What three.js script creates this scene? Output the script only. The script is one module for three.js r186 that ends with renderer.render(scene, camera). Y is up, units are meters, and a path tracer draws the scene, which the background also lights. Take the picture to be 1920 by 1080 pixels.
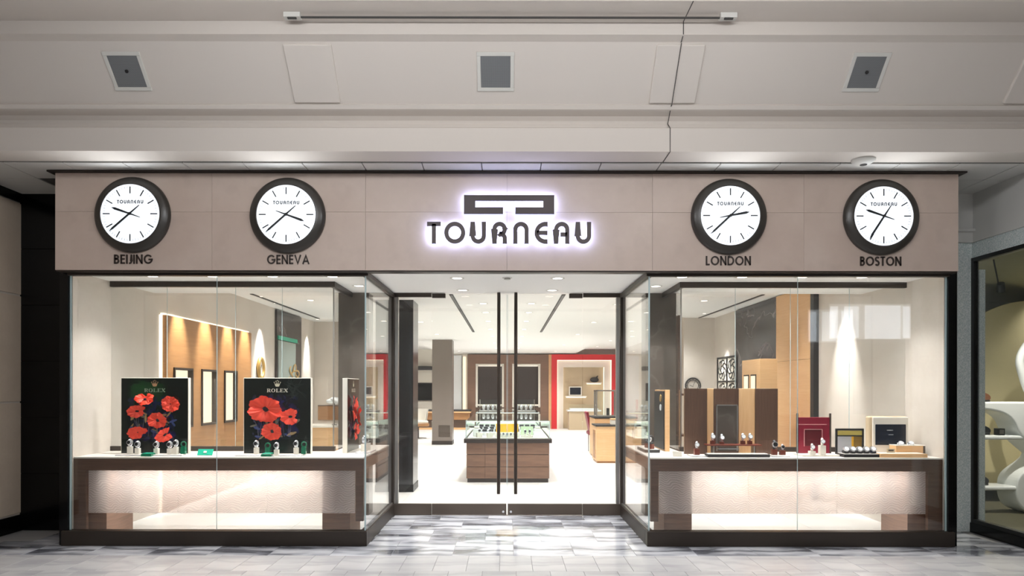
import * as THREE from 'three';
import { RoundedBoxGeometry } from 'three/addons/geometries/RoundedBoxGeometry.js';
import { mergeGeometries } from 'three/addons/utils/BufferGeometryUtils.js';
import { RectAreaLightUniformsLib } from 'three/addons/lights/RectAreaLightUniformsLib.js';

// ------------------------------------------------------------------ camera, light, exposure
RectAreaLightUniformsLib.init();
const scene = new THREE.Scene();
scene.background = new THREE.Color(0x000000);
const W = 1920, H = 1080, FOCAL = 1280;
const camera = new THREE.PerspectiveCamera(2 * Math.atan(H / 2 / FOCAL) * 180 / Math.PI, W / H, 0.05, 80);
camera.position.set(0, 1.5, 6.5);
camera.rotation.z = 0.0014;
camera.setViewOffset(W, H, 9, -187, W, H);           // shift lens: level camera, horizon below the middle
camera.updateProjectionMatrix();
const renderer = new THREE.WebGLRenderer({ antialias: true });
renderer.toneMapping = THREE.LinearToneMapping;
renderer.toneMappingExposure = 1.0;
renderer.shadowMap.enabled = true;

const MALL_PANELS = [[-1.7, 6.2], [1.7, 6.2], [-1.7, 10.5], [1.7, 10.5]];   // x, z of the mall's ceiling panels
const MALL_LIGHT = 4.5, SPOT = 14, BAY_SPOT = 7, ENTRY_SPOT = 6.5, PENDANT = 23, SIGN = 19;
const mallLight = new THREE.Color(0.96, 0.98, 1.0), shopLight = new THREE.Color(1.0, 0.985, 0.965);

// ------------------------------------------------------------------ helpers
let seed = 20240717;
const rnd = () => { seed = (seed * 1664525 + 1013904223) >>> 0; return seed / 4294967296; };
const R = (a, b) => a + (b - a) * rnd();
const taken = {};
function numbered(n) { const k = (taken[n] = (taken[n] ?? -1) + 1); return k ? `${n}_${String(k).padStart(3, '0')}` : n; }
const shade = o => { o.castShadow = true; o.receiveShadow = true; return o; };
function meta(o, label, category, group, kind) {
  o.userData = { label, category };
  if (group) o.userData.group = group;
  if (kind) o.userData.kind = kind;
  return o;
}
function thing(name, label, category, pos = [0, 0, 0], turn = 0, group) {
  const o = new THREE.Group(); o.name = numbered(name); o.position.set(...pos); o.rotation.y = turn;
  meta(o, label, category, group); scene.add(o); return o;
}
function struct(name, label, category, geo, mat, pos = [0, 0, 0]) {
  const o = geo ? shade(new THREE.Mesh(geo, mat)) : new THREE.Group();
  o.name = name; o.position.set(...pos); meta(o, label, category, null, 'structure'); scene.add(o); return o;
}
function part(parent, name, geo, mat, pos = [0, 0, 0], rot) {
  const m = shade(new THREE.Mesh(geo, mat)); m.name = name; m.position.set(...pos);
  if (rot) m.rotation.set(...rot);
  parent.add(m); return m;
}
function boxUV(g, ou = 0, ov = 0, swap = false) {       // uv in metres by the face's direction
  const p = g.attributes.position, n = g.attributes.normal, uv = new Float32Array(p.count * 2);
  for (let i = 0; i < p.count; i++) {
    const ax = Math.abs(n.getX(i)), ay = Math.abs(n.getY(i)), az = Math.abs(n.getZ(i));
    let u, v;
    if (ay >= ax && ay >= az) { u = p.getX(i); v = p.getZ(i); } else if (ax >= az) { u = p.getZ(i); v = p.getY(i); } else { u = p.getX(i); v = p.getY(i); }
    uv[2 * i] = (swap ? v : u) + ou; uv[2 * i + 1] = (swap ? u : v) + ov;
  }
  g.setAttribute('uv', new THREE.BufferAttribute(uv, 2)); return g;
}
const cache = {};
function box(w, h, d, swap = false) { const k = [w, h, d, swap].join(); return cache[k] ??= boxUV(new THREE.BoxGeometry(w, h, d), w * 1.7 + h, d + h * 2.3, swap); }
function rbox(w, h, d, r = 0.004, swap = false) { const k = ['r', w, h, d, r, swap].join(); return cache[k] ??= boxUV(new RoundedBoxGeometry(w, h, d, 2, Math.min(r, w / 2.1, h / 2.1, d / 2.1)), w * 2.1 + h, d + h * 1.3, swap); }
function cyl(r1, r2, h, s = 20) { const k = ['c', r1, r2, h, s].join(); return cache[k] ??= new THREE.CylinderGeometry(r1, r2, h, s); }
const span = (a, b) => [(a + b) / 2, Math.abs(b - a)];
function slab(parent, name, mat, x0, x1, y0, y1, z0, z1, r = 0, swap = false) {      // a box from its limits
  const [x, w] = span(x0, x1), [y, h] = span(y0, y1), [z, d] = span(z0, z1);
  return part(parent, name, r ? rbox(w, h, d, r, swap) : box(w, h, d, swap), mat, [x, y, z]);
}
function sslab(name, label, category, mat, x0, x1, y0, y1, z0, z1, swap = false) {
  const [x, w] = span(x0, x1), [y, h] = span(y0, y1), [z, d] = span(z0, z1);
  return struct(name, label, category, box(w, h, d, swap), mat, [x, y, z]);
}

// ------------------------------------------------------------------ textures
const hash = (x, y, s) => { let h = (x * 374761393 + y * 668265263 + s * 982451653) | 0; h = Math.imul(h ^ (h >>> 13), 1274126177); return ((h ^ (h >>> 16)) >>> 0) / 4294967296; };
function vnoise(x, y, px, py, s) {                      // tileable value noise of period px, py
  const xi = Math.floor(x), yi = Math.floor(y), fx = x - xi, fy = y - yi, sx = fx * fx * (3 - 2 * fx), sy = fy * fy * (3 - 2 * fy);
  const m = (a, p) => ((a % p) + p) % p;
  const a = hash(m(xi, px), m(yi, py), s), b = hash(m(xi + 1, px), m(yi, py), s), c = hash(m(xi, px), m(yi + 1, py), s), d = hash(m(xi + 1, px), m(yi + 1, py), s);
  return a + (b - a) * sx + (c - a) * sy + (a - b - c + d) * sx * sy;
}
function fbm(u, v, px, py, oct, s) { let t = 0, a = 0.5, n = 0; for (let o = 0; o < oct; o++) { t += a * vnoise(u * px, v * py, px, py, s + o); n += a; a *= 0.5; px *= 2; py *= 2; } return t / n; }
function tex(size, fn, metres, srgb = true, aspect = 1) {
  const w = size, h = Math.round(size / aspect), d = new Uint8Array(w * h * 4);
  for (let y = 0; y < h; y++) for (let x = 0; x < w; x++) {
    const c = fn(x / w, y / h), i = 4 * (y * w + x);
    for (let k = 0; k < 3; k++) d[i + k] = Math.max(0, Math.min(255, Array.isArray(c) ? c[k] : c));
    d[i + 3] = 255;
  }
  const t = new THREE.DataTexture(d, w, h); t.wrapS = t.wrapT = THREE.RepeatWrapping; t.magFilter = THREE.LinearFilter; t.minFilter = THREE.LinearMipmapLinearFilter; t.generateMipmaps = true;
  if (srgb) t.colorSpace = THREE.SRGBColorSpace;
  t.repeat.set(1 / metres, aspect / metres); t.needsUpdate = true; return t;
}
const ORD = ['nearest', 'second', 'third', 'fourth', 'fifth', 'sixth', 'farthest'], wwn = { L: 0, R: 0 };
const lerp3 = (a, b, t) => [0, 1, 2].map(k => a[k] + (b[k] - a[k]) * t);
const clamp = (x, a = 0, b = 1) => Math.max(a, Math.min(b, x));
function woodTex(lo, hi, s, metres = 0.8) {             // grain along u
  return tex(512, (u, v) => {
    const warp = 0.06 * fbm(u, v, 2, 4, 3, s + 9), g = fbm(u, v + warp, 3, 60, 3, s), f = fbm(u, v, 10, 200, 2, s + 5);
    return lerp3(lo, hi, clamp(0.6 * g + 0.4 * f + 0.25 * (fbm(u, v, 2, 3, 2, s + 3) - 0.5)));
  }, metres);
}
function marbleTex(base, vein, s, amount) {
  return tex(1024, (u, v) => {
    const w = fbm(u, v, 3, 3, 4, s), r = Math.abs(fbm(u + 0.25 * w, v + 0.12 * w, 2, 7, 5, s + 11) - 0.5) * 2, streak = Math.pow(clamp(1 - r * 2.4), 1.6);
    const cloud = clamp((fbm(u + 0.15 * w, v, 3, 9, 5, s + 21) - 0.42) * 3.0);
    return lerp3(base, vein, clamp(amount * (0.55 * cloud + 0.6 * streak)) );
  }, 1.6);
}
const T = {
  borderMarble: marbleTex([222, 224, 231], [92, 94, 102], 31, 1.1),
  tileMarble: marbleTex([202, 201, 202], [166, 166, 170], 77, 0.7),
  stone: tex(512, (u, v) => { const n = fbm(u, v, 4, 4, 5, 3), d = fbm(u, v, 40, 40, 2, 8), p = clamp((fbm(u, v, 7, 7, 4, 15) - 0.62) * 6); return lerp3(lerp3([196, 176, 163], [214, 197, 185], n), [180, 162, 150], 0.22 * p + 0.1 * d); }, 1.4),
  beige: tex(512, (u, v) => { const n = fbm(u, v, 3, 5, 5, 44), d = fbm(u, v, 60, 60, 2, 48); return lerp3([208, 198, 187], [226, 218, 208], 0.75 * n + 0.25 * d); }, 1.2),
  granite: tex(256, (u, v) => { const s = hash(Math.floor(u * 256), Math.floor(v * 256), 5); return s > 0.985 ? [26, 27, 30] : lerp3([5, 5, 6], [10, 10, 11], fbm(u, v, 12, 12, 3, 6)); }, 0.5),
  darkStone: tex(512, (u, v) => { const n = fbm(u, v, 4, 6, 5, 66), r = Math.pow(clamp(1 - Math.abs(fbm(u + 0.2 * n, v, 4, 4, 4, 70) - 0.5) * 14), 2); return lerp3(lerp3([80, 73, 66], [104, 96, 88], n), [128, 122, 116], 0.45 * r); }, 1.3),
  walnut: woodTex([70, 50, 40], [116, 88, 71], 90),
  brownWood: woodTex([104, 76, 60], [146, 112, 90], 190),
  maple: woodTex([218, 170, 118], [238, 198, 150], 290),
  teak: woodTex([150, 104, 62], [186, 138, 88], 390),
  redWood: woodTex([92, 38, 26], [128, 58, 40], 490, 0.2),
  mosaic: tex(512, (u, v) => { const N = 64, s = hash(Math.floor(u * N), Math.floor(v * N), 12), fu = (u * N) % 1, fv = (v * N) % 1; return (fu < 0.1 || fv < 0.1) ? [206, 214, 212] : lerp3([196, 212, 212], [250, 254, 254], s); }, 0.55),
  plaster: tex(256, (u, v) => 190 + 40 * fbm(u, v, 24, 24, 3, 130), 0.8, false),
  storeFloor: tex(512, (u, v) => lerp3([226, 224, 220], [238, 237, 234], fbm(u, v, 3, 8, 5, 140)), 1.8),
  wave: tex(512, (u, v) => { const w = 0.035 * Math.sin(6.283 * (3 * u + fbm(u, v, 3, 3, 3, 150))) + 0.03 * fbm(u, v, 6, 6, 3, 155); const k = Math.sin(6.283 * 19 * (v + w)); return 128 + 100 * k * (0.5 + 0.5 * fbm(u, v, 8, 5, 3, 160)); }, 0.42, false),
  waveSoft: null,
  petal: tex(256, (u, v) => lerp3([220, 48, 30], [250, 88, 58], clamp(0.75 * fbm(u, v, 22, 2, 2, 230) + 0.35 * fbm(u, v, 60, 3, 2, 234) - 0.05)), 1),
  fabricDark: tex(256, (u, v) => lerp3([52, 44, 42], [86, 76, 72], 0.5 + 0.5 * Math.sin(6.283 * (26 * u + fbm(u, v, 4, 2, 3, 170)))), 0.9),
  grille: tex(128, (u, v) => { const a = (u * 32) % 1 - 0.5, b = (v * 32) % 1 - 0.5; return a * a + b * b < 0.09 ? [74, 76, 78] : [134, 136, 138]; }, 0.2),
  blackMarble: tex(512, (u, v) => { const n = fbm(u, v, 3, 3, 4, 210), r = Math.pow(clamp(1 - Math.abs(fbm(u + 0.3 * n, v + 0.3 * n, 3, 5, 5, 215) - 0.5) * 11), 2); return lerp3([44, 38, 40], [128, 118, 118], 0.6 * r); }, 1.5),
};
T.waveSoft = tex(512, (u, v) => { const w = 0.035 * Math.sin(6.283 * (3 * u + fbm(u, v, 3, 3, 3, 150))) + 0.03 * fbm(u, v, 6, 6, 3, 155); const k = Math.sin(6.283 * 19 * (v + w)); return 222 + 32 * k * (0.4 + 0.6 * fbm(u, v, 8, 5, 3, 160)); }, 0.42, false);
const std = (o) => new THREE.MeshStandardMaterial({ roughness: 0.6, ...o });
const phy = (o) => new THREE.MeshPhysicalMaterial({ roughness: 0.6, ...o });
const M = {
  ceiling: std({ color: 0xd9d1c9, roughness: 0.85 }),
  ceilingPanel: std({ color: 0xd9d8d4, roughness: 0.55 }),
  whiteTrim: std({ color: 0xd8d6d0, roughness: 0.6 }),
  joint: std({ color: 0x4a4846, roughness: 0.9 }),
  storeCeiling: std({ color: 0xf0efec, roughness: 0.9 }),
  stone: phy({ map: T.stone, roughness: 0.42 }),
  stoneBack: std({ color: 0x8a7a70, roughness: 0.9 }),
  beige: std({ map: T.beige, roughness: 0.5 }),
  mallStone: std({ map: T.beige, color: 0xfff6ea, roughness: 0.4 }),
  granite: phy({ map: T.granite, roughness: 0.18, specularIntensity: 0.5 }),
  darkStone: phy({ map: T.darkStone, roughness: 0.22 }),
  bronze: std({ color: 0x3a322c, roughness: 0.42, metalness: 0.35 }),
  bronzeDoor: std({ color: 0x5a5048, roughness: 0.45, metalness: 0.4 }),
  steel: std({ color: 0xa9a6a2, roughness: 0.32, metalness: 0.85 }),
  chrome: std({ color: 0xd8d8da, roughness: 0.14, metalness: 1 }),
  silver: std({ color: 0xe2e4e8, roughness: 0.25, metalness: 0.7 }),
  glass: phy({ color: 0xfdfefe, roughness: 0, transmission: 1, thickness: 0, ior: 1.5 }),
  caseGlass: phy({ color: 0xf9fdfc, roughness: 0, transmission: 1, thickness: 0, ior: 1.45 }),
  glassEdge: phy({ color: 0xbfd2d4, roughness: 0.2 }),
  borderMarble: phy({ map: T.borderMarble, roughness: 0.13, clearcoat: 0.4, clearcoatRoughness: 0.04 }),
  tileMarble: phy({ map: T.tileMarble, roughness: 0.24 }),
  grout: std({ color: 0x8d8c8b, roughness: 0.9 }),
  storeFloor: phy({ map: T.storeFloor, roughness: 0.38 }),
  storeGrout: std({ color: 0xc9c7c2, roughness: 0.9 }),
  walnut: phy({ map: T.walnut, roughness: 0.3 }),
  brownWood: phy({ map: T.brownWood, roughness: 0.45 }),
  maple: phy({ map: T.maple, roughness: 0.45 }),
  teak: phy({ map: T.teak, roughness: 0.4 }),
  redWood: phy({ map: T.redWood, roughness: 0.35 }),
  mosaic: phy({ map: T.mosaic, roughness: 0.25 }),
  counterTop: std({ color: 0xe9e2d8, roughness: 0.4 }),
  cream: std({ color: 0xeae4d8, roughness: 0.5 }),
  whiteGloss: phy({ color: 0xf0f2f2, roughness: 0.25 }),
  resin: phy({ color: 0xf3ece8, roughness: 0.5, transmission: 0.96, transmissionMap: T.waveSoft, thickness: 0, ior: 1.5, bumpMap: T.wave, bumpScale: 0.006 }),
  black: std({ color: 0x0c0c0d, roughness: 0.4 }),
  charcoal: std({ color: 0x2b2a2b, roughness: 0.5 }),
  clockRim: phy({ color: 0x3b3733, roughness: 0.3 }),
  hand: std({ color: 0x23282a, roughness: 0.5 }),
  letter: std({ color: 0x4a4142, roughness: 0.45, metalness: 0.2 }),
  cityLetter: std({ color: 0x352b26, roughness: 0.5 }),
  grille: std({ map: T.grille, roughness: 0.6 }),
  red: std({ color: 0xd8242c, roughness: 0.5 }),
  burgundy: std({ color: 0x8c1230, roughness: 0.45 }),
  burgundyDark: std({ color: 0x5c0718, roughness: 0.4 }),
  poppy: phy({ map: T.petal, roughness: 0.55 }),
  poppyOrange: phy({ map: T.petal, color: 0xffe0b8, roughness: 0.55 }),
  poppyCentre: std({ color: 0x1d1a24, roughness: 0.8 }),
  bud: std({ color: 0x9a8a68, roughness: 0.7 }),
  green: phy({ color: 0x0a7a58, roughness: 0.15, transmission: 0.35, thickness: 0 }),
  greenCard: std({ color: 0x1fae8e, roughness: 0.35 }),
  gold: std({ color: 0xcaa560, roughness: 0.35, metalness: 0.7 }),
  yellow: std({ color: 0xf0b424, roughness: 0.45 }),
  fabricDark: std({ map: T.fabricDark, roughness: 0.9 }),
  blackMarble: phy({ map: T.blackMarble, roughness: 0.2 }),
  beigeLeather: std({ color: 0xc8b394, roughness: 0.6 }),
  navy: phy({ color: 0x141c2c, roughness: 0.2 }),
  olive: std({ color: 0x8a8668, roughness: 0.8 }),
  oliveDark: std({ color: 0x55513c, roughness: 0.8 }),
  brownLeather: std({ color: 0x6b4226, roughness: 0.5 }),
};
const glow = (hex, k) => new THREE.MeshStandardMaterial({ color: 0x202020, roughness: 0.8, emissive: new THREE.Color(hex), emissiveIntensity: k });
const G = { down: glow(0xfff4e6, 6), mall: glow(0xf4f8ff, 3), led: glow(0xffefd6, 2.2), warm: glow(0xffe9c8, 1.5), sign: glow(0xaebcff, 12), opposite: glow(0xf0f6ff, 3.4), pendant: glow(0xf6f8ff, 6) };

// ------------------------------------------------------------------ mall: floor
const floor = struct('floor', 'polished grey and white marble floor of the mall concourse', 'floor', box(27, 0.2, 16), M.grout, [1, -0.104, 5.45]);
{
  const variants = (w, d) => Array.from({ length: 7 }, (_, k) => boxUV(new RoundedBoxGeometry(w - 0.003, 0.02, d - 0.003, 1, 0.0015), k * 0.37 + 0.11, k * 0.53 + 0.2));
  const put = (g, m, x, z) => part(floor, numbered('floor_tile'), g, m, [x - 1, 0.094, z - 5.45]);
  const big = variants(0.55, 0.55), cut = variants(0.55, 0.29), small = variants(0.275, 0.515);
  for (let r = 0; r < 4; r++) {
    const z1 = 0.405 - r * 0.55, half = r === 3, zc = half ? z1 - 0.145 : z1 - 0.275;
    for (let k = -9; k < 9; k++) {
      const x = 0.06 + (k + 0.5) * 0.55 + (r % 2) * 0.275;
      if (r && Math.abs(x) > 1.6 && Math.abs(x) < 4.1) continue;      // under the shop's window bays
      if (x < -5 || x > 4.8) { if (r) continue; }
      put((half ? cut : big)[Math.floor(rnd() * 7)], M.borderMarble, x, zc);
    }
  }
  for (let r = 0; r < 5; r++) for (let k = -18; k < 18; k++) put(small[Math.floor(rnd() * 7)], M.tileMarble, -0.062 + (k + 0.5) * 0.275 + (r % 2) * 0.1375, 0.405 + (r + 0.5) * 0.515);
  part(floor, 'floor_field', boxUV(new THREE.BoxGeometry(27, 0.02, 10.45)), M.tileMarble, [0, 0.094, 0.405 + 5 * 0.515 + 5.225 - 5.45]);
  for (const s of [-1, 1]) part(floor, 'floor_field', boxUV(new THREE.BoxGeometry(7.5, 0.02, 2.575), 0.3, 0.6), M.tileMarble, [s * (4.9 + 3.75) - 1, 0.094, 0.405 + 1.2875 - 5.45]);
}

// ------------------------------------------------------------------ mall: ceiling with bulkhead, cove and sloped panel band
{
  const prof = [[-2.4, 3.535], [0.62, 3.535], [0.62, 3.737], [0.56, 3.765], [0.53, 3.806], [0.50, 3.812], [0.512, 3.84], [0.548, 3.868], [0.62, 3.884], [0.64, 3.89], [0.66, 3.918], [0.645, 3.93], [0.985, 4.295], [1.02, 4.305], [1.06, 4.315], [1.06, 4.42], [1.35, 4.42], [1.35, 4.5], [13.3, 4.5], [13.3, 4.75], [-2.4, 4.75]];
  const s = new THREE.Shape(prof.map(([z, y]) => new THREE.Vector2(-z, y)));
  const g = new THREE.ExtrudeGeometry(s, { depth: 27, bevelEnabled: false }); g.rotateY(Math.PI / 2); g.translate(-12.5, 0, 0);
  const ceil = struct('ceiling', 'stepped white mall ceiling with coved bulkhead and sloped band', 'ceiling', boxUV(g), M.ceiling);
  // flat panels of the lower ceiling along the shop front
  part(ceil, 'panel_backing', box(10.8, 0.002, 0.47), M.joint, [-0.235, 3.5335, 0.112]);
  for (const x of [-5.0, 4.65]) part(ceil, 'panel_backing', box(1.5, 0.002, 0.79), M.joint, [x, 3.5335, -0.512]);
  const pg = rbox(0.532, 0.012, 0.455, 0.003), pg2 = rbox(0.532, 0.012, 0.78, 0.003);
  for (let k = -10; k < 10; k++) {
    const x = -0.235 + (k + 0.5) * 0.54;
    part(ceil, numbered('ceiling_panel'), pg, M.ceilingPanel, [x, 3.528, 0.112]);
    if (x < -4.3 || x > 4.3) part(ceil, numbered('ceiling_panel'), pg2, M.ceilingPanel, [x, 3.528, -0.512]);
  }
  // raised pilaster panels on the slope and the seam across it
  const a = Math.atan2(0.365, 0.34), L = Math.hypot(0.34, 0.365);
  for (const x of [-4.65, -1.625, 1.405, 4.43]) part(ceil, numbered('raised_panel'), rbox(0.395, 0.03, L - 0.03, 0.012), M.ceiling, [x, 4.1085, 0.818], [-a, 0, 0]);
  const seam = [[0.345, 3.533], [0.62, 3.533], [0.622, 3.737], [0.532, 3.808], [0.662, 3.918], [0.99, 4.29], [1.062, 4.32], [1.062, 4.42], [1.35, 4.418]];
  for (let i = 0; i + 1 < seam.length; i++) {
    const [z0, y0] = seam[i], [z1, y1] = seam[i + 1], l = Math.hypot(z1 - z0, y1 - y0);
    part(ceil, 'expansion_joint', box(0.006, 0.004, l), M.joint, [1.40, (y0 + y1) / 2 - (i === 4 ? 0.012 : 0), (z0 + z1) / 2 + (i === 4 ? 0.012 : 0)], [-Math.atan2(y1 - y0, z1 - z0), 0, 0]);
  }
  // grilles
  const where = ['above the leftmost clock', 'above the middle of the shop sign', 'above the rightmost clock'];
  [-3.16, -0.10, 2.98].forEach((x, i) => {
    const v = thing('ceiling_speaker', `square grey grille set in the sloped ceiling ${where[i]}`, 'grille', [x, 4.125, 0.815], 0, 'square ceiling grilles');
    part(v, 'grille_plate', rbox(0.245, 0.012, 0.255, 0.002), M.grille, [0, 0, 0.012], [-a, 0, 0]);
    const fr = (w, d, dx, dd) => part(v, 'frame', rbox(w, 0.02, d, 0.003), M.whiteTrim, [dx, dd * Math.sin(a), 0.012 + dd * Math.cos(a)], [-a, 0, 0]);
    fr(0.31, 0.03, 0, 0.14); fr(0.31, 0.03, 0, -0.14); fr(0.03, 0.25, 0.138, 0); fr(0.03, 0.25, -0.138, 0);
    if (i !== 1) part(v, 'screw', cyl(0.014, 0.014, 0.02, 10), M.charcoal, [0, -0.001, 0.018], [-a, 0, 0]);
  });
  const rail = thing('ceiling_rail', 'thin dark rail strung between two small boxes on upper ceiling', 'rail', [0, 4.42, 1.17]);
  part(rail, 'rod', box(3.4, 0.012, 0.012), M.joint, [0.01, -0.03, 0]);
  for (const x of [-1.68, 1.72]) { part(rail, 'end_box', rbox(0.13, 0.04, 0.06, 0.004), M.whiteTrim, [x, -0.02, 0]); part(rail, 'lens', rbox(0.07, 0.012, 0.02, 0.003), M.joint, [x, -0.044, 0.015]); }
  const sd = thing('smoke_detector', 'round white smoke detector under the ceiling near the right clock', 'smoke detector', [3.17, 3.535, 0.42]);
  part(sd, 'housing', new THREE.LatheGeometry([[0, 0.045], [0.05, 0.043], [0.075, 0.03], [0.1, 0.012], [0.1, 0]].map(p => new THREE.Vector2(p[0], -p[1])), 28), M.whiteTrim);
  part(sd, 'vent_slot', cyl(0.03, 0.03, 0.006, 16), M.joint, [0, -0.045, 0]);
}
// mall lights out of the frame
MALL_PANELS.forEach(([x, z]) => {
  const t = thing('ceiling_light_panel', 'flat white light panel in the mall ceiling behind the viewer', 'light', [x, 4.5, z], 0, 'mall ceiling light panels');
  part(t, 'frame', box(1.7, 0.03, 1.3), M.whiteTrim, [0, -0.016, 0]);
  part(t, 'light_diffuser', box(1.6, 0.01, 1.2), G.mall, [0, -0.035, 0]);
  const l = new THREE.RectAreaLight(mallLight, MALL_LIGHT, 1.6, 1.2); l.position.set(x, 4.45, z); l.rotation.x = -Math.PI / 2; scene.add(l);
});
// mall enclosure, opposite shop front
sslab('wall_back', 'plain pale wall across the mall behind the viewer', 'wall', M.whiteTrim, -12.5, 14.5, 0, 4.5, 13.2, 13.4);
sslab('wall_1', 'pale end wall of the mall corridor far to the left', 'wall', M.whiteTrim, -12.7, -12.5, 0, 4.75, -2.4, 13.4);
sslab('wall_2', 'pale end wall of the mall corridor far to the right', 'wall', M.whiteTrim, 14.5, 14.7, 0, 4.75, -2.4, 13.4);
{
  const t = thing('shop_window_light', 'bright shop window boxes on the opposite side of the mall', 'light box', [10.5, 2.9, 13.18]);
  [[-1.1, 0.2, 0.9], [-0.6, 0.4, 0.9], [0.3, 1.0, 0.95], [1.15, 0.5, 0.9]].forEach(([x, w, h]) => part(t, 'light_box', box(w, h, 0.06), G.opposite, [x, 0.5, -0.04]));
  const l = new THREE.RectAreaLight(mallLight, 1.5, 2.6, 1); l.position.set(10.5, 3.4, 13.0); scene.add(l);
  // pendant light bars hanging over the concourse, above the frame
  [['left', -1.4], ['right', 1.4]].forEach(([n, x]) => {
    const w = thing('pendant_light_bar', `${n} glowing pendant bar hanging from the concourse ceiling`, 'pendant light', [x, 3.95, 3.7], 0, 'pendant light bars over the concourse');
    part(w, 'housing', rbox(1.8, 0.05, 0.2, 0.01), M.whiteTrim, [0, 0.13, 0]); part(w, 'light_tube', rbox(1.7, 0.2, 0.16, 0.03), G.pendant, [0, 0, 0]);
    for (const k of [-0.7, 0.7]) part(w, 'rod', cyl(0.006, 0.006, 0.395, 8), M.steel, [k, 0.352, 0]);
    for (const [dz, ry] of [[-0.09, 0], [0.09, Math.PI]]) { const a = new THREE.RectAreaLight(mallLight, PENDANT, 1.7, 0.2); a.position.set(x, 3.95, 3.7 + dz); a.rotation.y = ry; scene.add(a); }
  });
}

// ------------------------------------------------------------------ walls beside the shop front
{
  const wl = struct('wall_left', 'pale beige stone wall left of the shop with black top and foot', 'wall', box(0.2, 3.53, 2.25), M.beige, [-5.2, 1.765, 0.475]);
  for (let k = 0; k < 3; k++) { const h = [1.15, 1.1, 0.95][k], y = [0.76, 1.9, 2.94][k]; for (let j = 0; j < 3; j++) part(wl, numbered('stone_panel'), rbox(0.02, h - 0.004, 0.745, 0.002), M.mallStone, [0.1, y - 1.765, -0.755 + j * 0.75]); }
  part(wl, 'top_band', box(0.03, 0.1, 2.25), M.granite, [0.105, 1.71, 0]);
  part(wl, 'skirting', box(0.03, 0.17, 2.25), M.granite, [0.105, -1.68, 0]);
  const wb = struct('wall_front_left', 'glossy black granite wall between beige wall and shop window', 'wall', box(0.95, 3.53, 0.2), M.granite, [-4.735, 1.765, -0.76]);
  for (let k = 0; k < 6; k++) part(wb, numbered('granite_slab'), rbox(0.86, 0.585, 0.02, 0.003), M.granite, [0.05, 0.3 + k * 0.588 - 1.765, 0.105]);
  const wm = struct('wall_front_right', 'sparkling pale mosaic wall strip right of the black shop post', 'wall', box(0.62, 3.02, 0.2), M.mosaic, [4.58, 1.51, -0.74]);
  part(wm, 'bulkhead', box(0.75, 0.51, 0.24), M.ceilingPanel, [0.05, 1.765, 0.02]);
  part(wm, 'bulkhead_lip', rbox(0.75, 0.03, 0.3, 0.004), M.ceilingPanel, [0.05, 1.63, 0.03]);
  // the neighbouring shop on the right: a mosaic wall towards the viewer with a big window
  const wr = struct('wall_right', 'mosaic wall of the neighbouring shop around its large side window', 'wall');
  slab(wr, 'lintel', M.mosaic, 4.86, 5.06, 2.86, 3.02, -0.64, 1.7);
  slab(wr, 'bulkhead', M.ceilingPanel, 4.84, 5.1, 3.02, 3.535, -0.64, 1.7);
  slab(wr, 'sill', M.granite, 4.84, 5.06, 0, 0.10, -0.64, 1.7);
  slab(wr, 'end_pier', M.mosaic, 4.86, 5.06, 0.1, 2.86, 1.5, 1.7);
  const wd = struct('window_9', 'side window of the neighbouring shoe shop with black frame', 'window');
  slab(wd, 'frame', M.black, 4.85, 4.9, 0.1, 2.86, -0.64, -0.6); slab(wd, 'frame', M.black, 4.85, 4.9, 2.82, 2.86, -0.6, 1.5); slab(wd, 'frame', M.black, 4.85, 4.9, 0.1, 0.14, -0.6, 1.5);
  slab(wd, 'pane', M.glass, 4.87, 4.882, 0.14, 2.82, -0.6, 1.5);
}
// ------------------------------------------------------------------ shop shell
const XL = -4.17, XR = 4.19, ZB = -18.9;
const sf = struct('floor_shop', 'off-white tiled floor inside the watch shop', 'floor', box(8.4, 0.2, 19), M.storeGrout, [0.01, -0.106, -9.6]);
{
  const tw = (XR - XL) / 9, g = Array.from({ length: 4 }, (_, k) => boxUV(new RoundedBoxGeometry(tw - 0.003, 0.016, 0.897, 1, 0.001), k * 0.7, k * 0.4)), gb = boxUV(new RoundedBoxGeometry(0.932, 0.016, 0.747, 1, 0.001), 0.2, 0.5);
  for (let r = 0; r < 19; r++) for (let k = 0; k < 9; k++) part(sf, numbered('floor_tile'), g[Math.floor(rnd() * 4)], M.storeFloor, [XL + (k + 0.5) * tw, 0.098, -2.0 - r * 0.9 + 9.6]);
  for (const sg of [-1, 1]) for (let k = 0; k < 3; k++) for (let r = 0; r < 2; r++) part(sf, numbered('floor_tile'), gb, M.storeFloor, [sg * (1.375 + (k + 0.5) * 0.935), 0.098, -0.05 - (r + 0.5) * 0.75 + 9.6]);
}
sslab('wall_shop_left', 'long beige stone side wall inside the shop on the left', 'wall', M.beige, XL - 0.08, XL, 0, 3.1, ZB, -0.05);
sslab('wall_shop_right', 'long beige stone side wall inside the shop on the right', 'wall', M.beige, XR, XR + 0.08, 0, 3.1, ZB, -0.05);
sslab('wall_shop_back', 'pale back wall at the far end of the shop', 'wall', M.cream, XL - 0.2, XR + 0.2, 0, 3.1, ZB - 0.2, ZB);
sslab('wall_stub_left', 'short beige cross wall inside the shop behind the left desk', 'wall', M.beige, XL, -3.2, 0, 2.95, -8.45, -8.25);
sslab('wall_stub_right', 'short cream cross wall inside the shop behind the round clock', 'wall', M.beige, 3.35, XR, 0, 2.95, -7.5, -7.3);
sslab('ceiling_soffit', 'white soffit over the shop entrance and window bays', 'ceiling', M.storeCeiling, -4.22, 4.24, 2.612, 3.1, -1.56, 0.0);
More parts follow.
